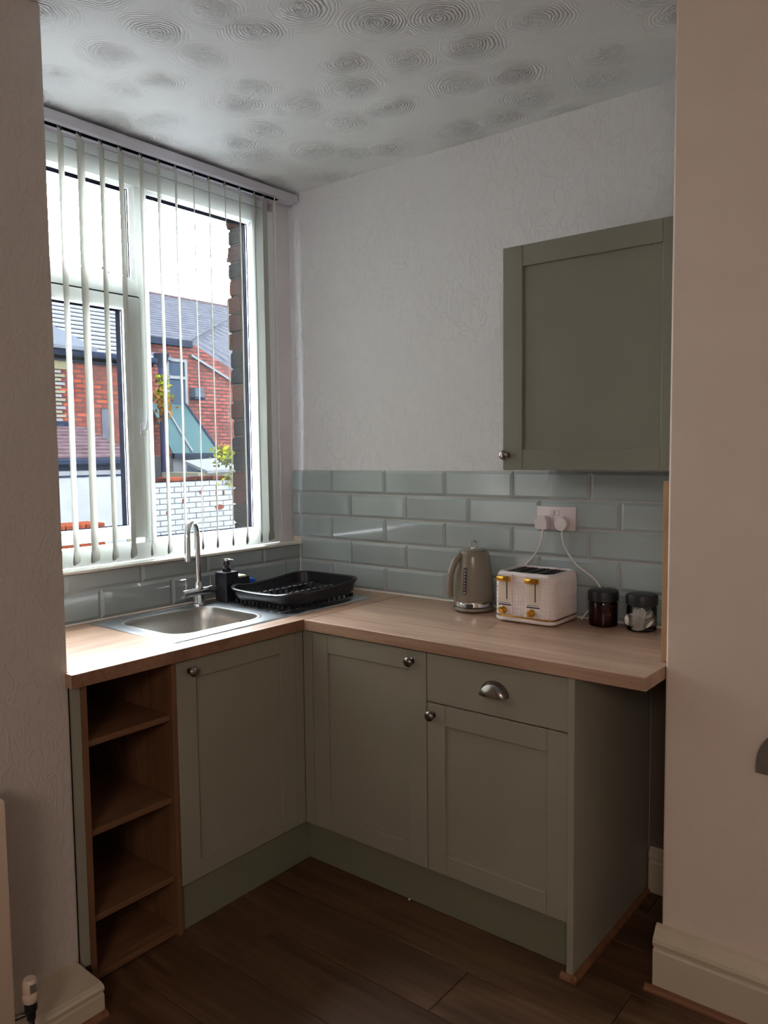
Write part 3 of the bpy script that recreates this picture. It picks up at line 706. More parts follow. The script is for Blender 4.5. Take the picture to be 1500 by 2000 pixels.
# ------------------------------------------------------------------ dish rack
c = thing('dish_rack', (0.32, -0.37, Zr), 'black plastic dish rack sitting on the sink drainer', 'dish rack')
rq = (0.190, 0.535, -0.575, -0.150)
def rz(x, y):
    # the rim climbs at the corners of the far end and dips in the middle of the near end
    u = (x - rq[0]) / (rq[1] - rq[0]) * 2 - 1; v = (y - rq[2]) / (rq[3] - rq[2])
    return 0.972 + 0.018 * v ** 0.8 + (0.010 * abs(u) ** 2 if v < 0.15 else 0.0) - (0.004 if v < 0.15 else 0) + 0.004 * math.cos(v * 2 * PI)
def rl(ins, r, zf):
    return [Vector((x, y, zf(x, y))) for x, y in rrect(rq[0] + ins, rq[1] - ins, rq[2] + ins, rq[3] - ins, r, 10)]
def dens(L_):
    out = []
    for i, p in enumerate(L_):
        q = L_[(i + 1) % len(L_)]; d_ = (q - p).length; k = max(1, int(d_ / 0.03))
        for j in range(k): out.append(p.lerp(q, j / k))
    return out
base_xy = [(p.x, p.y) for p in dens(rl(0, 0.06, lambda x, y: 0))]
cx_, cy_ = (rq[0] + rq[1]) / 2, (rq[2] + rq[3]) / 2
def sring(s, zf, off=0): return [Vector((cx_ + (x - cx_) * s, cy_ + (y - cy_) * s, zf(x, y) + off)) for x, y in base_xy]
fl = 0.934
bm = nb()
loft(bm, [sring(0.88, lambda x, y: fl - 0.003), sring(0.955, lambda x, y: fl + 0.012), sring(0.985, rz, -0.010), sring(1.015, rz, -0.007), sring(1.02, rz, -0.001), sring(1.0, rz, 0.002), sring(0.965, rz, -0.003), sring(0.945, lambda x, y: fl + 0.014), sring(0.87, lambda x, y: fl)], True, False)
bm.verts.ensure_lookup_table(); nL = len(base_xy); bm.faces.new(bm.verts[8 * nL:9 * nL])
obj('tray', bm, 'black_plastic', c, True)
for cxk in (0.300, 0.410):
    for k in range(10):
        y = -0.50 + k * 0.033; bm = nb(); lathe(bm, [(0.0045, 0), (0.0035, 0.022), (0.002, 0.027), (0, 0.028)], (cxk, y, fl), 8); pg = obj('peg', bm, 'black_plastic', c, True)
        obj('peg_glint', B(cxk - 0.003, cxk + 0.003, y - 0.009, y + 0.009, fl + 0.022, fl + 0.0255, 0.001), 'peg_glint', pg)  # pale bar on each peg paints in its highlight
obj('divider', B(0.22, 0.50, -0.527, -0.521, fl, fl + 0.030, 0.002), 'black_plastic', c)
for i in range(12):
    y = -0.52 + i * 0.030; obj('tray_tooth', B(0.502, 0.509, y, y + 0.012, Zr, fl - 0.001), 'black_plastic', c)
for i in range(12):
    x = 0.215 + i * 0.023; obj('tray_tooth', B(x, x + 0.012, -0.545, -0.538, Zr, fl - 0.001), 'black_plastic', c)
for x in (0.225, 0.487):
    for y in (-0.53, -0.195): obj('foot', B(x, x + 0.014, y, y + 0.014, Zr, fl), 'black_plastic', c)

# ------------------------------------------------------------------ kettle
kx, ky = 1.040, -0.105
c = thing('kettle', (kx, ky, 0.91), 'putty-coloured kettle with a chrome ring on its lid, beside the toaster', 'kettle')
bm = nb(); lathe(bm, [(0.0, 0), (0.070, 0), (0.075, 0.003), (0.0755, 0.010), (0.073, 0.014), (0.0, 0.0145)], (kx, ky, 0.9135), 40); obj('power_base', bm, 'kettle_paint', c, True)
for a in (0.5, 2.6, 4.6): obj('foot', cyl(nb(), (kx + 0.055 * math.cos(a), ky + 0.055 * math.sin(a), 0.9103), (kx + 0.055 * math.cos(a), ky + 0.055 * math.sin(a), 0.914), 0.006, seg=10), 'black_matt', c)
bm = nb(); lathe(bm, [(0.0, 0), (0.071, 0), (0.0735, 0.003), (0.073, 0.020), (0.0, 0.0201)], (kx, ky, 0.929), 40); obj('chrome_band', bm, 'chrome', c, True)
bm = nb(); lathe(bm, [(0.0, 0), (0.0745, 0), (0.0755, 0.006), (0.0745, 0.035), (0.071, 0.085), (0.0655, 0.130), (0.060, 0.165), (0.0565, 0.178), (0.052, 0.184), (0, 0.1845)], (kx, ky, 0.9495), 48); kb = obj('body', bm, 'kettle_paint', c, True)
bm = nb(); lathe(bm, [(0.047, 0), (0.047, 0.003), (0.035, 0.0075), (0.012, 0.010), (0.0, 0.0102)], (kx, ky, 1.1335), 32); ld = obj('lid', bm, 'kettle_paint', c, True)
bm = nb(); tube(bm, [Vector((kx, ky, 1.157)) + Vector((0.85, 0.53, 0)) * 0.0135 * math.cos(t_) + Vector((0, 0, 0.0135 * math.sin(t_))) for t_ in [2 * PI * i / 24 for i in range(24)]], 0.0022, 8, True); obj('lid_ring', bm, 'chrome', ld, True)
hd = Vector((-0.42, -0.907, 0)).normalized(); hc = Vector((kx, ky, 0))
P = bez([hc + hd * 0.046 + Vector((0, 0, 1.118)), hc + hd * 0.075 + Vector((0, 0, 1.124)), hc + hd * 0.098 + Vector((0, 0, 1.075)), hc + hd * 0.101 + Vector((0, 0, 1.030)),
         hc + hd * 0.103 + Vector((0, 0, 1.005)), hc + hd * 0.102 + Vector((0, 0, 0.985)), hc + hd * 0.101 + Vector((0, 0, 0.970))], 12)
obj('handle', tube(nb(), P, [0.013 - 0.0015 * i / len(P) for i in range(len(P))], 14), 'kettle_paint', c, True)
wdv = Vector((0.08, -1, 0)).normalized(); wa = math.atan2(wdv.y, wdv.x)
def kr(z):
    pr_ = [(0.0, 0.0755), (0.035, 0.0745), (0.085, 0.071), (0.130, 0.0655), (0.165, 0.060)]
    for (z0, r0), (z1, r1) in zip(pr_, pr_[1:]):
        if z <= z1: return r0 + (r1 - r0) * (z - z0) / (z1 - z0)
    return 0.06
def patch(a0, a1, z0, z1, off, nz=10, na=4):
    bm = nb(); g = [[bm.verts.new((kx + (kr(z0 + (z1 - z0) * j / nz) + off) * math.cos(a0 + (a1 - a0) * i / na), ky + (kr(z0 + (z1 - z0) * j / nz) + off) * math.sin(a0 + (a1 - a0) * i / na), 0.9495 + z0 + (z1 - z0) * j / nz)) for i in range(na + 1)] for j in range(nz + 1)]
    for j in range(nz):
        for i in range(na): bm.faces.new((g[j][i], g[j][i + 1], g[j + 1][i + 1], g[j + 1][i]))
    bmesh.ops.solidify(bm, geom=bm.faces[:], thickness=-0.0008); return bm
wa = math.radians(-84)
obj('water_gauge', patch(wa - 0.10, wa + 0.10, 0.030, 0.128, 0.0008), 'kettle_window', c, True)
for k in range(8): obj('gauge_mark', patch(wa - 0.05, wa + 0.05, 0.034 + k * 0.0115, 0.0395 + k * 0.0115, 0.0018, 1, 2), 'gauge_white', c)
ba = math.radians(-92); bd = Vector((math.cos(ba), math.sin(ba), 0))
bm = lathe(nb(), [(0.010, 0), (0.010, 0.003), (0.006, 0.006), (0, 0.0065)], Vector((kx, ky, 0.939)) + bd * 0.0725, 16, bd); obj('switch_button', bm, 'chrome', c, True)
obj('dial_plate', B(kx + 0.012, kx + 0.042, ky - 0.0745, ky - 0.068, 0.931, 0.944, 0.002), 'print_grey', c)

# ------------------------------------------------------------------ toaster
tx0, tx1, ty0, ty1 = 1.196, 1.424, -0.222, -0.020
c = thing('toaster', ((tx0 + tx1) / 2, -0.12, 0.91), 'white quilted four-slot toaster with gold knobs and levers', 'toaster')
def trr(ins, z, r=0.026, n=6): return [Vector((x, y, z)) for x, y in rrect(tx0 + ins, tx1 - ins, ty0 + ins, ty1 - ins, r, n)]
bm = loft(nb(), [trr(0.008, 0.9155), trr(0.001, 0.917), trr(-0.001, 0.922), trr(0.0, 0.929), trr(0.006, 0.930)]); obj('foot_base', bm, 'toaster_white', c, True)
bm = loft(nb(), [trr(0.0015, 0.9305), trr(0.0015, 0.9345)]); obj('gold_band', bm, 'brass', c, True)
for x in (tx0 + 0.03, tx1 - 0.05):
    for y in (ty0 + 0.025, ty1 - 0.045): obj('foot', B(x, x + 0.02, y, y + 0.02, 0.9102, 0.9156, 0.001), 'black_matt', c)
# quilted shell: perimeter cells each raised to a small pyramid
def per(ins, z):
    L_ = trr(ins, z, 0.026, 4); L0 = trr(0, z, 0.026, 4); out = []
    for i, p in enumerate(L_):
        q = L_[(i + 1) % len(L_)]; k = max(1, round((L0[(i + 1) % len(L0)] - L0[i]).length / 0.0118))
        for j in range(k): out.append(p.lerp(q, j / k))
    return out
bm = nb(); zs = [0.935 + 0.0130 * i for i in range(12)]; Rr = [[bm.verts.new(p) for p in per(0.0015 + 0.004 * (max(0, i - 7) / 4) ** 2, z)] for i, z in enumerate(zs)]
cells = []
for A, Bq in zip(Rr, Rr[1:]):
    for i in range(len(A)): cells.append(bm.faces.new((A[i], A[(i + 1) % len(A)], Bq[(i + 1) % len(A)], Bq[i])))
bmesh.ops.recalc_face_normals(bm, faces=bm.faces)
bmesh.ops.inset_individual(bm, faces=cells, thickness=0.0036, depth=0.0020, use_even_offset=False)
top = [bm.verts.new(p) for p in per(0.009, 1.0845)]; tin = [bm.verts.new(p) for p in per(0.018, 1.0855)]; tin2 = [bm.verts.new(p) for p in per(0.019, 1.079)]
for P, Q in ((Rr[-1], top), (top, tin), (tin, tin2)):
    for i in range(len(P)):
        j = (i + 1) % len(P)
        bm.faces.new((P[i], P[j], Q[j], Q[i]))
obj('shell', bm, 'toaster_white', c, False)
obj('top_plate', loft(nb(), [trr(0.0195, 1.0745, 0.012), trr(0.0195, 1.0795, 0.012)]), 'toaster_slot', c)
for k in range(4):
    x = tx0 + 0.030 + k * 0.045
    for dx in (0.0, 0.031): obj('slot_rim', B(x + dx, x + dx + 0.003, ty0 + 0.028, ty1 - 0.028, 1.0796, 1.0825), 'slot_wire', c)
for k, x in enumerate((tx0 + 0.018, tx0 + 0.126)):
    pnl = obj('lever_panel', B(x, x + 0.056, ty0 - 0.0015, ty0 + 0.004, 0.940, 1.079, 0.0015), 'toaster_white', c)
    bm = nb(); box(bm, x + 0.004, x + 0.052, ty0 - 0.0025, ty0 - 0.0014, 0.984, 1.060, 0.0004); obj('lever_recess', bm, 'nib_plaster', pnl)
    obj('lever_slot', B(x + 0.034, x + 0.0375, ty0 - 0.0032, ty0 - 0.0024, 0.992, 1.056), 'toaster_slot', pnl)
    obj('lever', B(x + 0.003, x + 0.053, ty0 - 0.022, ty0 - 0.0033, 1.055, 1.073, 0.004, 2), 'brass', c, True)
    obj('label_print', B(x + 0.003, x + 0.052, ty0 - 0.0022, ty0 - 0.0016, 0.970, 0.9745), 'print_grey', pnl)
    obj('label_print', B(x + 0.006, x + 0.050, ty0 - 0.0022, ty0 - 0.0016, 0.9785, 0.9800), 'print_grey', pnl)
    bm = lathe(nb(), [(0.0135, 0), (0.0135, 0.004), (0.0115, 0.006), (0.011, 0.017), (0.009, 0.020), (0, 0.0205)], (x + 0.022, ty0 - 0.0018, 0.9535), 24, Vector((0, -1, 0))); kn_ = obj('dial', bm, 'brass', c, True)

# ------------------------------------------------------------------ socket, leads
c = thing('wall_socket', (1.331, -0.011, 1.26), 'white double wall socket on the tiles above the toaster', 'socket')
obj('faceplate', B(1.255, 1.406, -0.0195, -0.0106, 1.218, 1.302, 0.002, 2), 'socket_white', c, True)
for x in (1.314, 1.334): obj('rocker_switch', B(x, x + 0.0115, -0.0235, -0.0195, 1.270, 1.289, 0.0015), 'socket_white', c)
def lead(label, px, shape, pts):
    c = thing('power_lead', (px, -0.02, 1.24), label, 'cable', 'white plug leads at the double socket')
    bm = extrude_poly(nb(), [Vector((px + a, -0.0196, 1.243 + b)) for a, b in shape], (0, -0.032, 0))
    es = bm.edges[:]; bmesh.ops.bevel(bm, geom=es, offset=0.003, segments=2, affect='EDGES', clamp_overlap=True)
    obj('plug', bm, 'socket_white', c, True)
    obj('cable', tube(nb(), bez(pts, 14), 0.0034, 8), 'cable_white', c, True)
hexa = [(-0.024, -0.022), (0.024, -0.022), (0.026, 0.006), (0.016, 0.026), (-0.016, 0.026), (-0.026, 0.006)]
rnd = [(0.025 * math.cos(a), 0.025 * math.sin(a)) for a in [2 * PI * i / 14 for i in range(14)]]
lead('white plug in the left half of the socket, its cord curving down behind the toaster', 1.288, hexa, [(1.288, -0.036, 1.225), (1.288, -0.040, 1.17), (1.262, -0.022, 1.13), (1.222, -0.020, 1.095), (1.19, -0.017, 1.065), (1.165, -0.016, 1.0), (1.15, -0.0165, 0.93)])
lead('white round plug in the right half of the socket, cord looping behind the amber jar', 1.363, rnd, [(1.363, -0.036, 1.225), (1.363, -0.042, 1.17), (1.375, -0.022, 1.14), (1.41, -0.019, 1.10), (1.45, -0.016, 1.07), (1.492, -0.015, 1.06), (1.508, -0.016, 1.00), (1.505, -0.017, 0.975), (1.475, -0.045, 0.965), (1.445, -0.05, 0.9146)])

# ------------------------------------------------------------------ jars
def jar(x, y, label, glass, r=0.0475, h=0.088):
    c = thing('storage_jar', (x, y, 0.91), label, 'jar', None)
    bm = nb(); lathe(bm, [(0, 0), (r - 0.006, 0), (r - 0.001, 0.003), (r, 0.008), (r, h - 0.012), (r - 0.004, h - 0.002), (r - 0.008, h)], (x, y, 0.9103), 40)
    bm2 = obj('glass_body', bm, glass, c, True)
    bm = nb(); lathe(bm, [(r - 0.0085, -0.003), (r - 0.001, -0.003), (r + 0.003, 0.0), (r + 0.003, 0.026), (r + 0.001, 0.031), (r - 0.004, 0.033), (0, 0.0335)], (x, y, 0.9105 + h - 0.001), 40); obj('lid', bm, 'black_lid', c, True)
    return c
jar(1.533, -0.072, 'dark amber glass jar with a black lid, next to the toaster', 'amber_glass')
jar(1.664, -0.070, 'clear glass jar with a black lid holding white pods, at the worktop end', 'jar_glass')
bm = nb(); lathe(bm, [(0, 0), (0.041, 0), (0.0435, 0.004), (0.0435, 0.062), (0.03, 0.066), (0, 0.064)], (1.533, -0.072, 0.9135), 32)
tag(obj('coffee', bm, 'coffee_powder', None, True, (1.533, -0.072, 0.9135)), 'dark ground coffee filling the amber jar', 'coffee', kind='stuff')
podp = [((1.640, -0.098, 0.946), (0.4, -0.9, 0.15)), ((1.668, -0.103, 0.943), (-0.35, -0.9, 0.2)), ((1.694, -0.090, 0.938), (-0.5, -0.5, 0.7)), ((1.650, -0.060, 0.940), (0.2, -0.6, 0.8)), ((1.664, -0.098, 0.9205), (0.0, -0.2, 1)), ((1.660, -0.080, 0.968), (0.5, -0.7, 0.4)), ((1.682, -0.062, 0.960), (-0.3, -0.5, 0.8))]
plab = ['white round pod standing front left in the clear jar', 'white round pod at the front middle of the clear jar', 'white round pod leaning right in the clear jar', 'white round pod behind in the clear jar', 'white round pod lying flat at the bottom of the clear jar', 'white round pod uppermost left in the clear jar', 'white round pod uppermost right in the clear jar']
for (p, ax), lb in zip(podp, plab):
    bm = nb(); lathe(bm, [(0, 0), (0.0205, 0), (0.0215, 0.001), (0.0165, 0.0022), (0.013, 0.007), (0.0, 0.0085)], p, 22, Vector(ax)); tag(obj('pod', bm, 'pod_white', None, True, p), lb, 'pod', 'white pods in the clear jar')

# ------------------------------------------------------------------ radiator, valve, odd items
c = thing('radiator', (0.75, -2.4, 0.0), 'white panel radiator on the left wall, only its end in view', 'radiator')
bm = nb(); box(bm, 0.752, 0.783, -3.00, -1.744, 0.12, 0.698, 0.006, 2); rp = obj('panel', bm, 'radiator_paint', c, True)
for k in range(15): obj('rib', B(0.782, 0.788, -2.97 + k * 0.078, -2.928 + k * 0.078, 0.17, 0.65, 0.003, 2), 'radiator_paint', c, True)
obj('grille', B(0.690, 0.760, -3.00, -1.747, 0.692, 0.700, 0.001), 'radiator_paint', c)
obj('bracket', B(0.6005, 0.753, -2.1, -2.07, 0.2, 0.6), 'radiator_paint', c)
c = thing('radiator_valve', (0.785, -1.708, 0.0), 'white thermostatic valve head with a dark lower collar beside the radiator', 'valve')
vx, vy = 0.785, -1.708
bm = nb(); lathe(bm, [(0.0, 0), (0.010, 0), (0.011, 0.02), (0.0145, 0.024), (0.0145, 0.046)], (vx, vy, 0.139), 16); obj('collar', bm, 'black_matt', c, True)
bm = nb(); lathe(bm, [(0.0155, 0), (0.0185, 0.004), (0.019, 0.022), (0.018, 0.024), (0.018, 0.027), (0.0185, 0.028), (0.017, 0.052), (0.0135, 0.058), (0, 0.059)], (vx, vy, 0.184), 24); obj('valve_head', bm, 'radiator_paint', c, True)
obj('pipe', cyl(nb(), (vx, vy, 0.0005), (vx, vy, 0.140), 0.0075, seg=14), 'nickel', c, True)
obj('tail_pipe', cyl(nb(), (vx - 0.012, vy + 0.0, 0.150), (vx - 0.02, -1.745, 0.150), 0.007, seg=12), 'nickel', c, True)
obj('index_mark', B(vx + 0.0145, vx + 0.0195, vy - 0.008, vy + 0.006, 0.213, 0.234, 0.001), 'dark_grey', c)
bm = nb(); pts = [Vector((2.114, -0.4602, 0.678))] + [Vector((2.17 - 0.056 * math.cos(a), -0.4602, 0.70 + 0.085 * math.sin(a))) for a in [PI / 2 * i / 8 for i in range(9)]] + [Vector((2.30, -0.4602, 0.785)), Vector((2.30, -0.4602, 0.678))]
extrude_poly(bm, pts, (0, -0.02, 0)); tag(obj('wall_shape', bm, 'dark_grey', None, False, (2.2, -0.461, 0.73)), 'dark grey round-cornered shape on the right wall, cut off by the frame', 'box')  # dark grey plate standing slightly proud of the wall
bm = nb(); bmesh.ops.create_icosphere(bm, subdivisions=1, radius=0.0045, matrix=Matrix.Translation((1.0675, -0.5565, 0.0045)))
tag(obj('crumb', bm, 'pod_white', None, False, (1.0675, -0.5565, 0.0045)), 'tiny white crumb on the floor by the right kickboard', 'crumb')

# ------------------------------------------------------------------ outdoors
tag(obj('ground', B(-40, -0.31, -10, 30, -0.5, -0.3), 'ground_grey'), kind='structure')
def far_window(parent, F, u0, u1, z0, z1, n, tr=None, fw_=0.06):
    bm = nb()
    F.box(bm, u0, u0 + fw_, z0, z1, n, n + 0.06); F.box(bm, u1 - fw_, u1, z0, z1, n, n + 0.06); F.box(bm, u0 + fw_, u1 - fw_, z0, z0 + fw_, n, n + 0.06); F.box(bm, u0 + fw_, u1 - fw_, z1 - fw_, z1, n, n + 0.06)
    if tr: F.box(bm, u0 + fw_, u1 - fw_, tr - 0.035, tr + 0.035, n, n + 0.06)
    w = obj('window', bm, 'far_white', parent)
    bm = nb(); F.box(bm, u0 + fw_, u1 - fw_, z0 + fw_, z1 - fw_, n + 0.005, n + 0.02); obj('pane', bm, 'far_pane', w)
    return w
def courses(parent, xa, za, xb, zb_, y0, y1, n, mat, dark='slate_dark', gap=0.3, skew=(0, 0), name='slate_course'):
    """roof slope from eave (xa,za) up to (xb,zb_), laid in n courses; skew moves the two ends along y over the slope"""
    bm = nb()
    q = [(xa, y0, za - 0.03), (xa, y1, za - 0.03), (xb, y1 + skew[1], zb_ - 0.03), (xb, y0 + skew[0], zb_ - 0.03)]
    extrude_poly(bm, q, (0, 0, -0.12)); obj('roof_deck', bm, dark, parent)
    for k in range(n):
        t0, t1 = k / n, (k + 1 - gap) / n
        f = lambda t, s: Vector((xa + (xb - xa) * t, (y1 + skew[1] * t) if s else (y0 + skew[0] * t), za + (zb_ - za) * t))
        a, b_, c_, d_ = f(t0, 0), f(t0, 1), f(t1, 1), f(t1, 0)
        up_ = Vector((0, 0, 0.03)); a2, b2 = a + up_ * 0.8, b_ + up_ * 0.8
        bm = nb(); v = [bm.verts.new(p) for p in (a, b_, c_, d_, a2, b2, c_ + up_ * 0.2, d_ + up_ * 0.2)]
        for i in ((0, 3, 2, 1), (4, 5, 6, 7), (0, 1, 5, 4), (1, 2, 6, 5), (2, 3, 7, 6), (3, 0, 4, 7)): bm.faces.new([v[j] for j in i])
        obj(name, bm, mat, parent)
# house on the left behind the outhouse
c = thing('house', (-11, 4.3, -0.3), 'red brick house with a striped slate roof behind the left sash', 'house')
obj('wall', B(-12.5, -9.0, 1.5, 5.5, -0.3, 3.10), 'brick_left', c)
courses(c, -8.9, 3.16, -11.0, 5.02, 1.4, 5.58, 22, 'slate_light')
bm = nb(); cyl(bm, (-8.84, 1.4, 3.11), (-8.84, 5.58, 3.11), 0.055, seg=10); box(bm, -8.99, -8.9, 1.4, 5.5, 2.99, 3.12); obj('gutter', bm, 'gutter_dark', c)
bm = extrude_poly(nb(), [(-8.70, 1.4, 3.20), (-8.70, 4.40, 3.20), (-9.02, 3.52, 3.66), (-9.3, 3.0, 4.0), (-9.3, 1.4, 4.0)], (0, 0, -0.05)); obj('lower_roof', bm, 'slate_pale', c)
obj('quoin', B(-8.995, -8.95, 3.72, 4.02, 2.86, 3.06), 'stone_cream', c)
for k in range(13):
    z = 2.06 + k * 0.062; e = 3.99 if k % 2 else 3.93
    obj('quoin', B(-8.996, -8.965, 3.70, e, z, z + 0.040), 'render_cream' if k % 3 else 'far_white', c)
far_window(c, FX, 4.985, 5.45, 2.50, 2.99, -9.0 + 0.0)
obj('plaster_patch', B(-8.997, -8.985, 4.62, 4.74, 1.5, 2.28), 'slate', c)
# low outhouse
c = thing('outhouse', (-6.5, 2.4, -0.3), 'low white rendered outhouse with a reddish slate roof, outside the left sash', 'outhouse')
obj('wall', B(-7.6, -6.0, 1.2, 3.05, -0.3, 1.265), 'render_white', c)
obj('fascia', B(-7.6, -5.985, 1.2, 3.16, 1.285, 1.40), 'far_white', c)
obj('string_course', B(-7.6, -5.99, 1.2, 3.16, 1.262, 1.288), 'gutter_dark', c)
obj('corner_pier', B(-6.2, -5.99, 3.05, 3.14, -0.3, 1.262), 'render_cream', c)
obj('gutter', B(-6.1, -5.93, 1.2, 3.20, 1.40, 1.485, 0.02), 'gutter_dark', c)
courses(c, -5.98, 1.49, -7.05, 1.90, 1.2, 3.24, 9, 'slate_red', 'slate_dark', 0.12, (0, -0.10))
obj('ridge_flashing', B(-7.2, -7.02, 1.2, 2.95, 1.86, 1.96), 'gutter_dark', c)
# raised brick bed bottom left
c = thing('brick_planter', (-5.2, 1.7, -0.3), 'low red brick planter wall at the foot of the outhouse', 'wall')
obj('core', B(-5.35, -5.02, 0.9, 2.12, -0.3, 0.70), 'mortar_mat', c)
for r in range(4):
    for k in range(6):
        y0 = 0.9 + k * 0.225 - (0.11 if r % 2 else 0); y1 = min(y0 + 0.215, 2.13)
        y0 = max(y0, 0.9)
        if y1 - y0 > 0.04: obj('brick', B(-5.36, -5.0, y0, y1, 0.525 + r * 0.07, 0.585 + r * 0.07, 0.006), 'brick_red', c)
# white painted yard wall, brick by brick
c = thing('yard_wall', (-6.1, 4.2, -0.3), 'white painted brick yard wall with a few bare patches, outside the right pane', 'wall')
obj('core', B(-6.2, -6.012, 3.2, 5.6, -0.3, 1.16), 'white_mortar', c)
for r in range(17):
    for k in range(11):
        y0 = 3.2 + k * 0.233 - (0.115 if r % 2 else 0); y1 = min(y0 + 0.224, 5.6); y0 = max(y0, 3.2); z0 = -0.06 + r * 0.072
        if y1 - y0 < 0.03: continue
        p_ = random.uniform(0, 0.006)
        obj('brick', B(-6.03, -6.0 + p_, y0, y1, z0, z0 + 0.066, 0.007), 'white_brick', c)
for k in range(10):
    y0 = 3.2 + k * 0.24; obj('coping_brick', B(-6.2, -5.98, y0, y0 + 0.23, 1.168, 1.215 + random.uniform(-.01, .01), 0.01), random.choice(['brick_red', 'brick_a', 'brick_c']), c)
for (y, z, w, h) in ((4.53, 0.785, 0.17, 0.075), (4.20, 1.01, 0.05, 0.055), (3.92, 0.905, 0.055, 0.07), (3.66, 0.765, 0.06, 0.06), (4.47, 0.99, 0.035, 0.06), (4.60, 0.98, 0.03, 0.09)):
    P = []
    for i in range(11):
        a = 2 * PI * i / 11; rr = random.uniform(0.75, 1.1); P.append(Vector((-5.993, y + w / 2 * math.cos(a) * rr, z + h / 2 * math.sin(a) * rr)))
    obj('bare_patch', extrude_poly(nb(), P, (0.003, 0, 0)), 'flaked', c)
# terrace house on the right
c = thing('house', (-14.5, 9.5, -0.3), 'red brick house with a grey slate roof and white window, seen in the right pane', 'house')
bm = nb(); extrude_poly(bm, [(-13, 6.0, -0.3), (-13, 12.4, -0.3), (-13, 12.4, 2.96), (-13, 10.87, 3.66), (-13, 9.60, 4.22), (-13, 9.42, 4.16), (-13, 6.0, 4.16)], (-3.5, 0, 0)); obj('wall', bm, 'brick_right', c)
courses(c, -12.85, 4.24, -16.0, 5.96, 5.6, 9.44, 20, 'slate', 'slate', 0.07, (0, 4.56))
A_, B_, D_, C_ = Vector((-13.02, 9.44, 4.25)), Vector((-13.02, 12.4, 2.98)), Vector((-16.0, 14.0, 5.93)), Vector((-16.0, 17.5, 5.80))
obj('roof_deck', extrude_poly(nb(), [A_, B_, C_, D_], (0, 0, -0.10)), 'slate', c)
for k in range(18):
    q = [A_.lerp(D_, k / 18), B_.lerp(C_, k / 18), B_.lerp(C_, (k + 0.93) / 18), A_.lerp(D_, (k + 0.93) / 18)]
    bm = nb(); v = [bm.verts.new(p + Vector((0, 0, h))) for p, h in zip(q + q, (0.005,) * 4 + (0.04, 0.04, 0.01, 0.01))]
    for i in ((0, 3, 2, 1), (4, 5, 6, 7), (0, 1, 5, 4), (1, 2, 6, 5), (2, 3, 7, 6), (3, 0, 4, 7)): bm.faces.new([v[j] for j in i])
    obj('slate_course', bm, 'slate', c)
obj('ridge', B(-16.1, -15.9, 5.6, 16.5, 5.88, 5.98), 'slate_red', c)
bm = nb(); box(bm, -12.97, -12.80, 6.0, 9.47, 4.08, 4.23); obj('gutter', bm, 'gutter_dark', c)
bm = extrude_poly(nb(), [(-12.97, 9.52, 3.95), (-12.97, 12.2, 2.80), (-12.97, 12.2, 2.74), (-12.97, 9.52, 3.89)], (0.06, 0, 0)); obj('barge_strip', bm, 'far_white', c)
far_window(c, FX, 8.80, 9.40, 2.60, 3.80, -13.0, 3.36, 0.07)
obj('window_sill', B(-13.0, -12.93, 8.75, 9.50, 2.47, 2.56), 'vent_grey', c)
obj('vent_box', B(-13.0, -12.80, 9.51, 9.77, 2.92, 3.14), 'vent_grey', c)
obj('vent_box_cap', B(-13.0, -12.80, 9.50, 9.80, 2.86, 2.915), 'gutter_dark', c)
bm = extrude_poly(nb(), [(-12.9, 8.0, 3.92), (-12.9, 8.86, 3.80), (-12.9, 8.86, 3.72), (-12.9, 8.0, 3.78)], (0.1, 0, 0)); obj('lean_roof', bm, 'slate_pale', c)
# drain pipe with hanging plant
c = thing('drain_pipe', (-10, 6.52, -0.3), 'dark violet drain pipe with a hopper rising in the far yard', 'pipe')
obj('pipe', cyl(nb(), (-10, 6.52, -0.3), (-10, 6.52, 3.2), 0.055, seg=12), 'pipe_purple', c, True)
bm = nb(); cyl(bm, (-10, 6.54, 3.15), (-10, 6.54, 3.42), 0.07, 0.15, 12); obj('hopper', bm, 'gutter_dark', c, True)
def leaves(name, ctr, ext, n, mats, label, cat, size=0.05, base=-0.3):
    c = thing(name, (ctr[0], ctr[1], base), label, cat)
    tube_ = tube(nb(), [Vector((ctr[0], ctr[1], base)), Vector(ctr), Vector(ctr) + Vector((0, ext[1] * 0.3, ext[2] * 0.8))], size * 0.15, 5); obj('stem', tube_, 'brick_b', c)
    for m in mats:
        bm = nb()
        for i in range(n // len(mats)):
            p = Vector((ctr[0] + random.gauss(0, ext[0] * 0.5), ctr[1] + random.gauss(0, ext[1] * 0.45), ctr[2] + random.gauss(0, ext[2] * 0.42) + (ext[2] * 0.3 if m == mats[0] else -ext[2] * 0.3)))
            a = Vector((random.gauss(0, 1), random.gauss(0, 1), random.gauss(0, 1))).normalized(); b_ = a.orthogonal().normalized(); s_ = size * random.uniform(0.7, 1.3)
            v = [bm.verts.new(p + q) for q in (a * s_, b_ * s_ * 0.5 + a * 0.1 * s_, -a * s_ * 0.7, -b_ * s_ * 0.5 + a * 0.1 * s_)]
            bm.faces.new(v)
        me_o = obj('foliage', bm, m, c); me_o['kind'] = 'stuff'
leaves('hanging_plant', (-9.6, 6.25, 2.60), (0.16, 0.14, 0.34), 260, ['leaf_yellow', 'leaf_orange'], 'yellow and orange hanging plant in front of the drain pipe', 'plant', 0.06, 2.0)
leaves('shrub', (-7.2, 5.75, 1.50), (0.2, 0.30, 0.14), 420, ['leaf_yellow', 'leaf_green'], 'yellow-green shrub showing above the white shed, right pane', 'plant', 0.045)
leaves('climber', (-5.95, 4.80, 1.16), (0.05, 0.20, 0.10), 160, ['leaf_green', 'leaf_yellow'], 'straggly green climber over the top of the yard wall', 'plant', 0.03, 0.9)
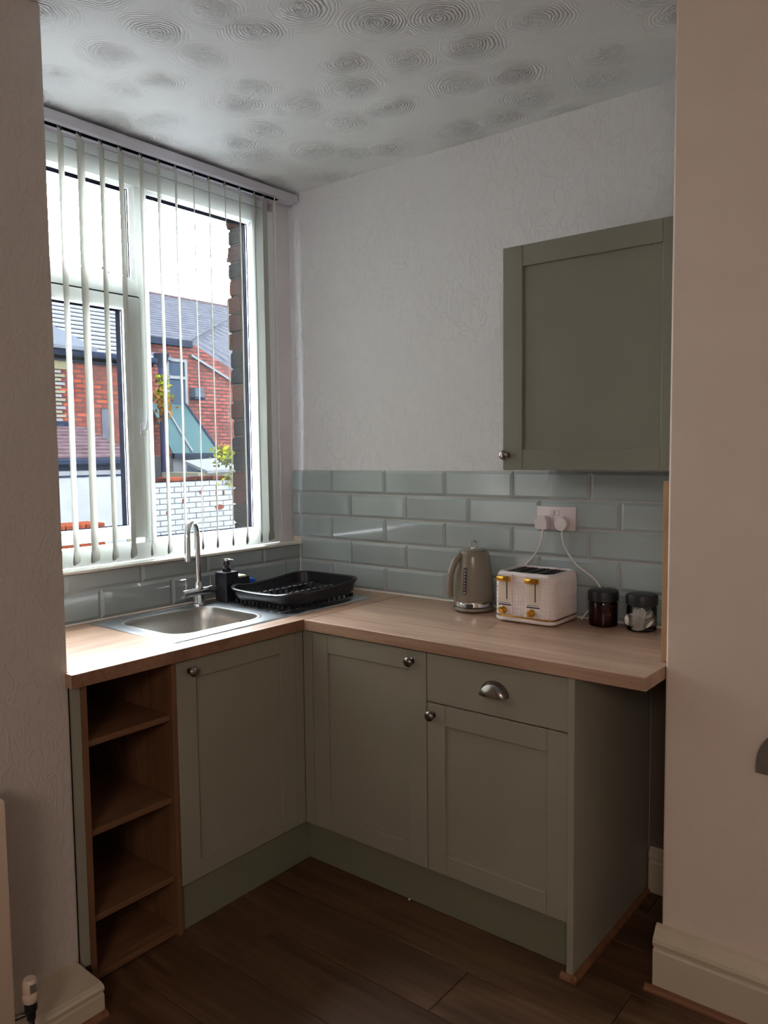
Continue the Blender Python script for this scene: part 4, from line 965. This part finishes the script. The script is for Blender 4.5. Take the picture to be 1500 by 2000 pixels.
bk = bpy.data.objects['hanging_plant']; obj('bracket', tube(nb(), [(-9.944, 6.47, 2.95), (-9.62, 6.26, 2.98), (-9.6, 6.25, 2.6)], 0.015, 6), 'gutter_dark', bk)
# greenhouse lean-to and white shed below it
c = thing('lean_to', (-10.5, 7.5, -0.3), 'white shed with a sloping green glass roof below the far house', 'shed')
obj('wall', B(-12.9, -10.02, 6.75, 7.95, -0.3, 1.50), 'far_white', c)
bm = extrude_poly(nb(), [(-9.9, 6.66, 1.56), (-9.9, 7.80, 1.56), (-12.9, 9.30, 2.72), (-12.9, 8.30, 2.72)], (0, 0, -0.05)); obj('glass_roof', bm, 'green_glass', c)
bm = tube(nb(), [Vector((-9.9, 7.12, 1.59)), Vector((-12.9, 8.65, 2.75))], 0.018, 6); obj('glazing_bar', bm, 'far_white', c)
bm = tube(nb(), [Vector((-9.9, 7.80, 1.57)), Vector((-12.9, 9.30, 2.73))], 0.03, 6); obj('roof_edge', bm, 'gutter_dark', c)
obj('gutter', B(-9.95, -9.85, 6.66, 7.82, 1.46, 1.55), 'gutter_dark', c)
far_window(c, FX, 6.98, 7.55, 1.15, 1.42, -10.02, None, 0.04)
c = thing('shed', (-8, 6.4, -0.3), 'long low white shed roof beside the shrub, right pane', 'shed')
obj('wall', B(-9.0, -8.0, 5.75, 7.8, -0.3, 1.22), 'render_cream', c)
bm = extrude_poly(nb(), [(-7.95, 5.9, 1.25), (-7.95, 7.6, 1.33), (-9.1, 7.9, 1.50), (-9.1, 6.3, 1.42)], (0, 0, -0.05)); obj('roof', bm, 'far_white', c)
# bare tree on the skyline and an overhead wire
c = thing('bare_tree', (-20, 12.2, -0.3), 'pale grey treetop showing above the left transom', 'tree')
obj('trunk', tube(nb(), [(-20, 12.2, -0.3), (-20, 12.25, 4), (-20, 12.1, 6.6)], [0.2, 0.15, 0.06], 8), 'tree_grey', c)
bm = nb()
for i in range(500):
    p = Vector((-20 + random.gauss(0, 0.3), 12.25 + random.gauss(0, 0.42), 6.75 + random.gauss(0, 0.28))); a = Vector((random.gauss(0, 1), random.gauss(0, 1), random.gauss(0, 1))).normalized() * 0.07; b_ = a.orthogonal() * 0.5
    bm.faces.new([bm.verts.new(p + q) for q in (a, b_, -a, -b_)])
o = obj('twigs', bm, 'tree_grey', c); o['kind'] = 'stuff'
P = [Vector((-8, 1.0 + 9 * i / 20, 4.42 + 0.085 * 9 * i / 20 + 0.10 * math.sin(PI * i / 20) * 2.2)) for i in range(21)]
tag(obj('overhead_wire', tube(nb(), P, 0.006, 5), 'slate_dark', None, False, (-8, 5, 4.8)), 'thin overhead wire crossing the white sky', 'wire')
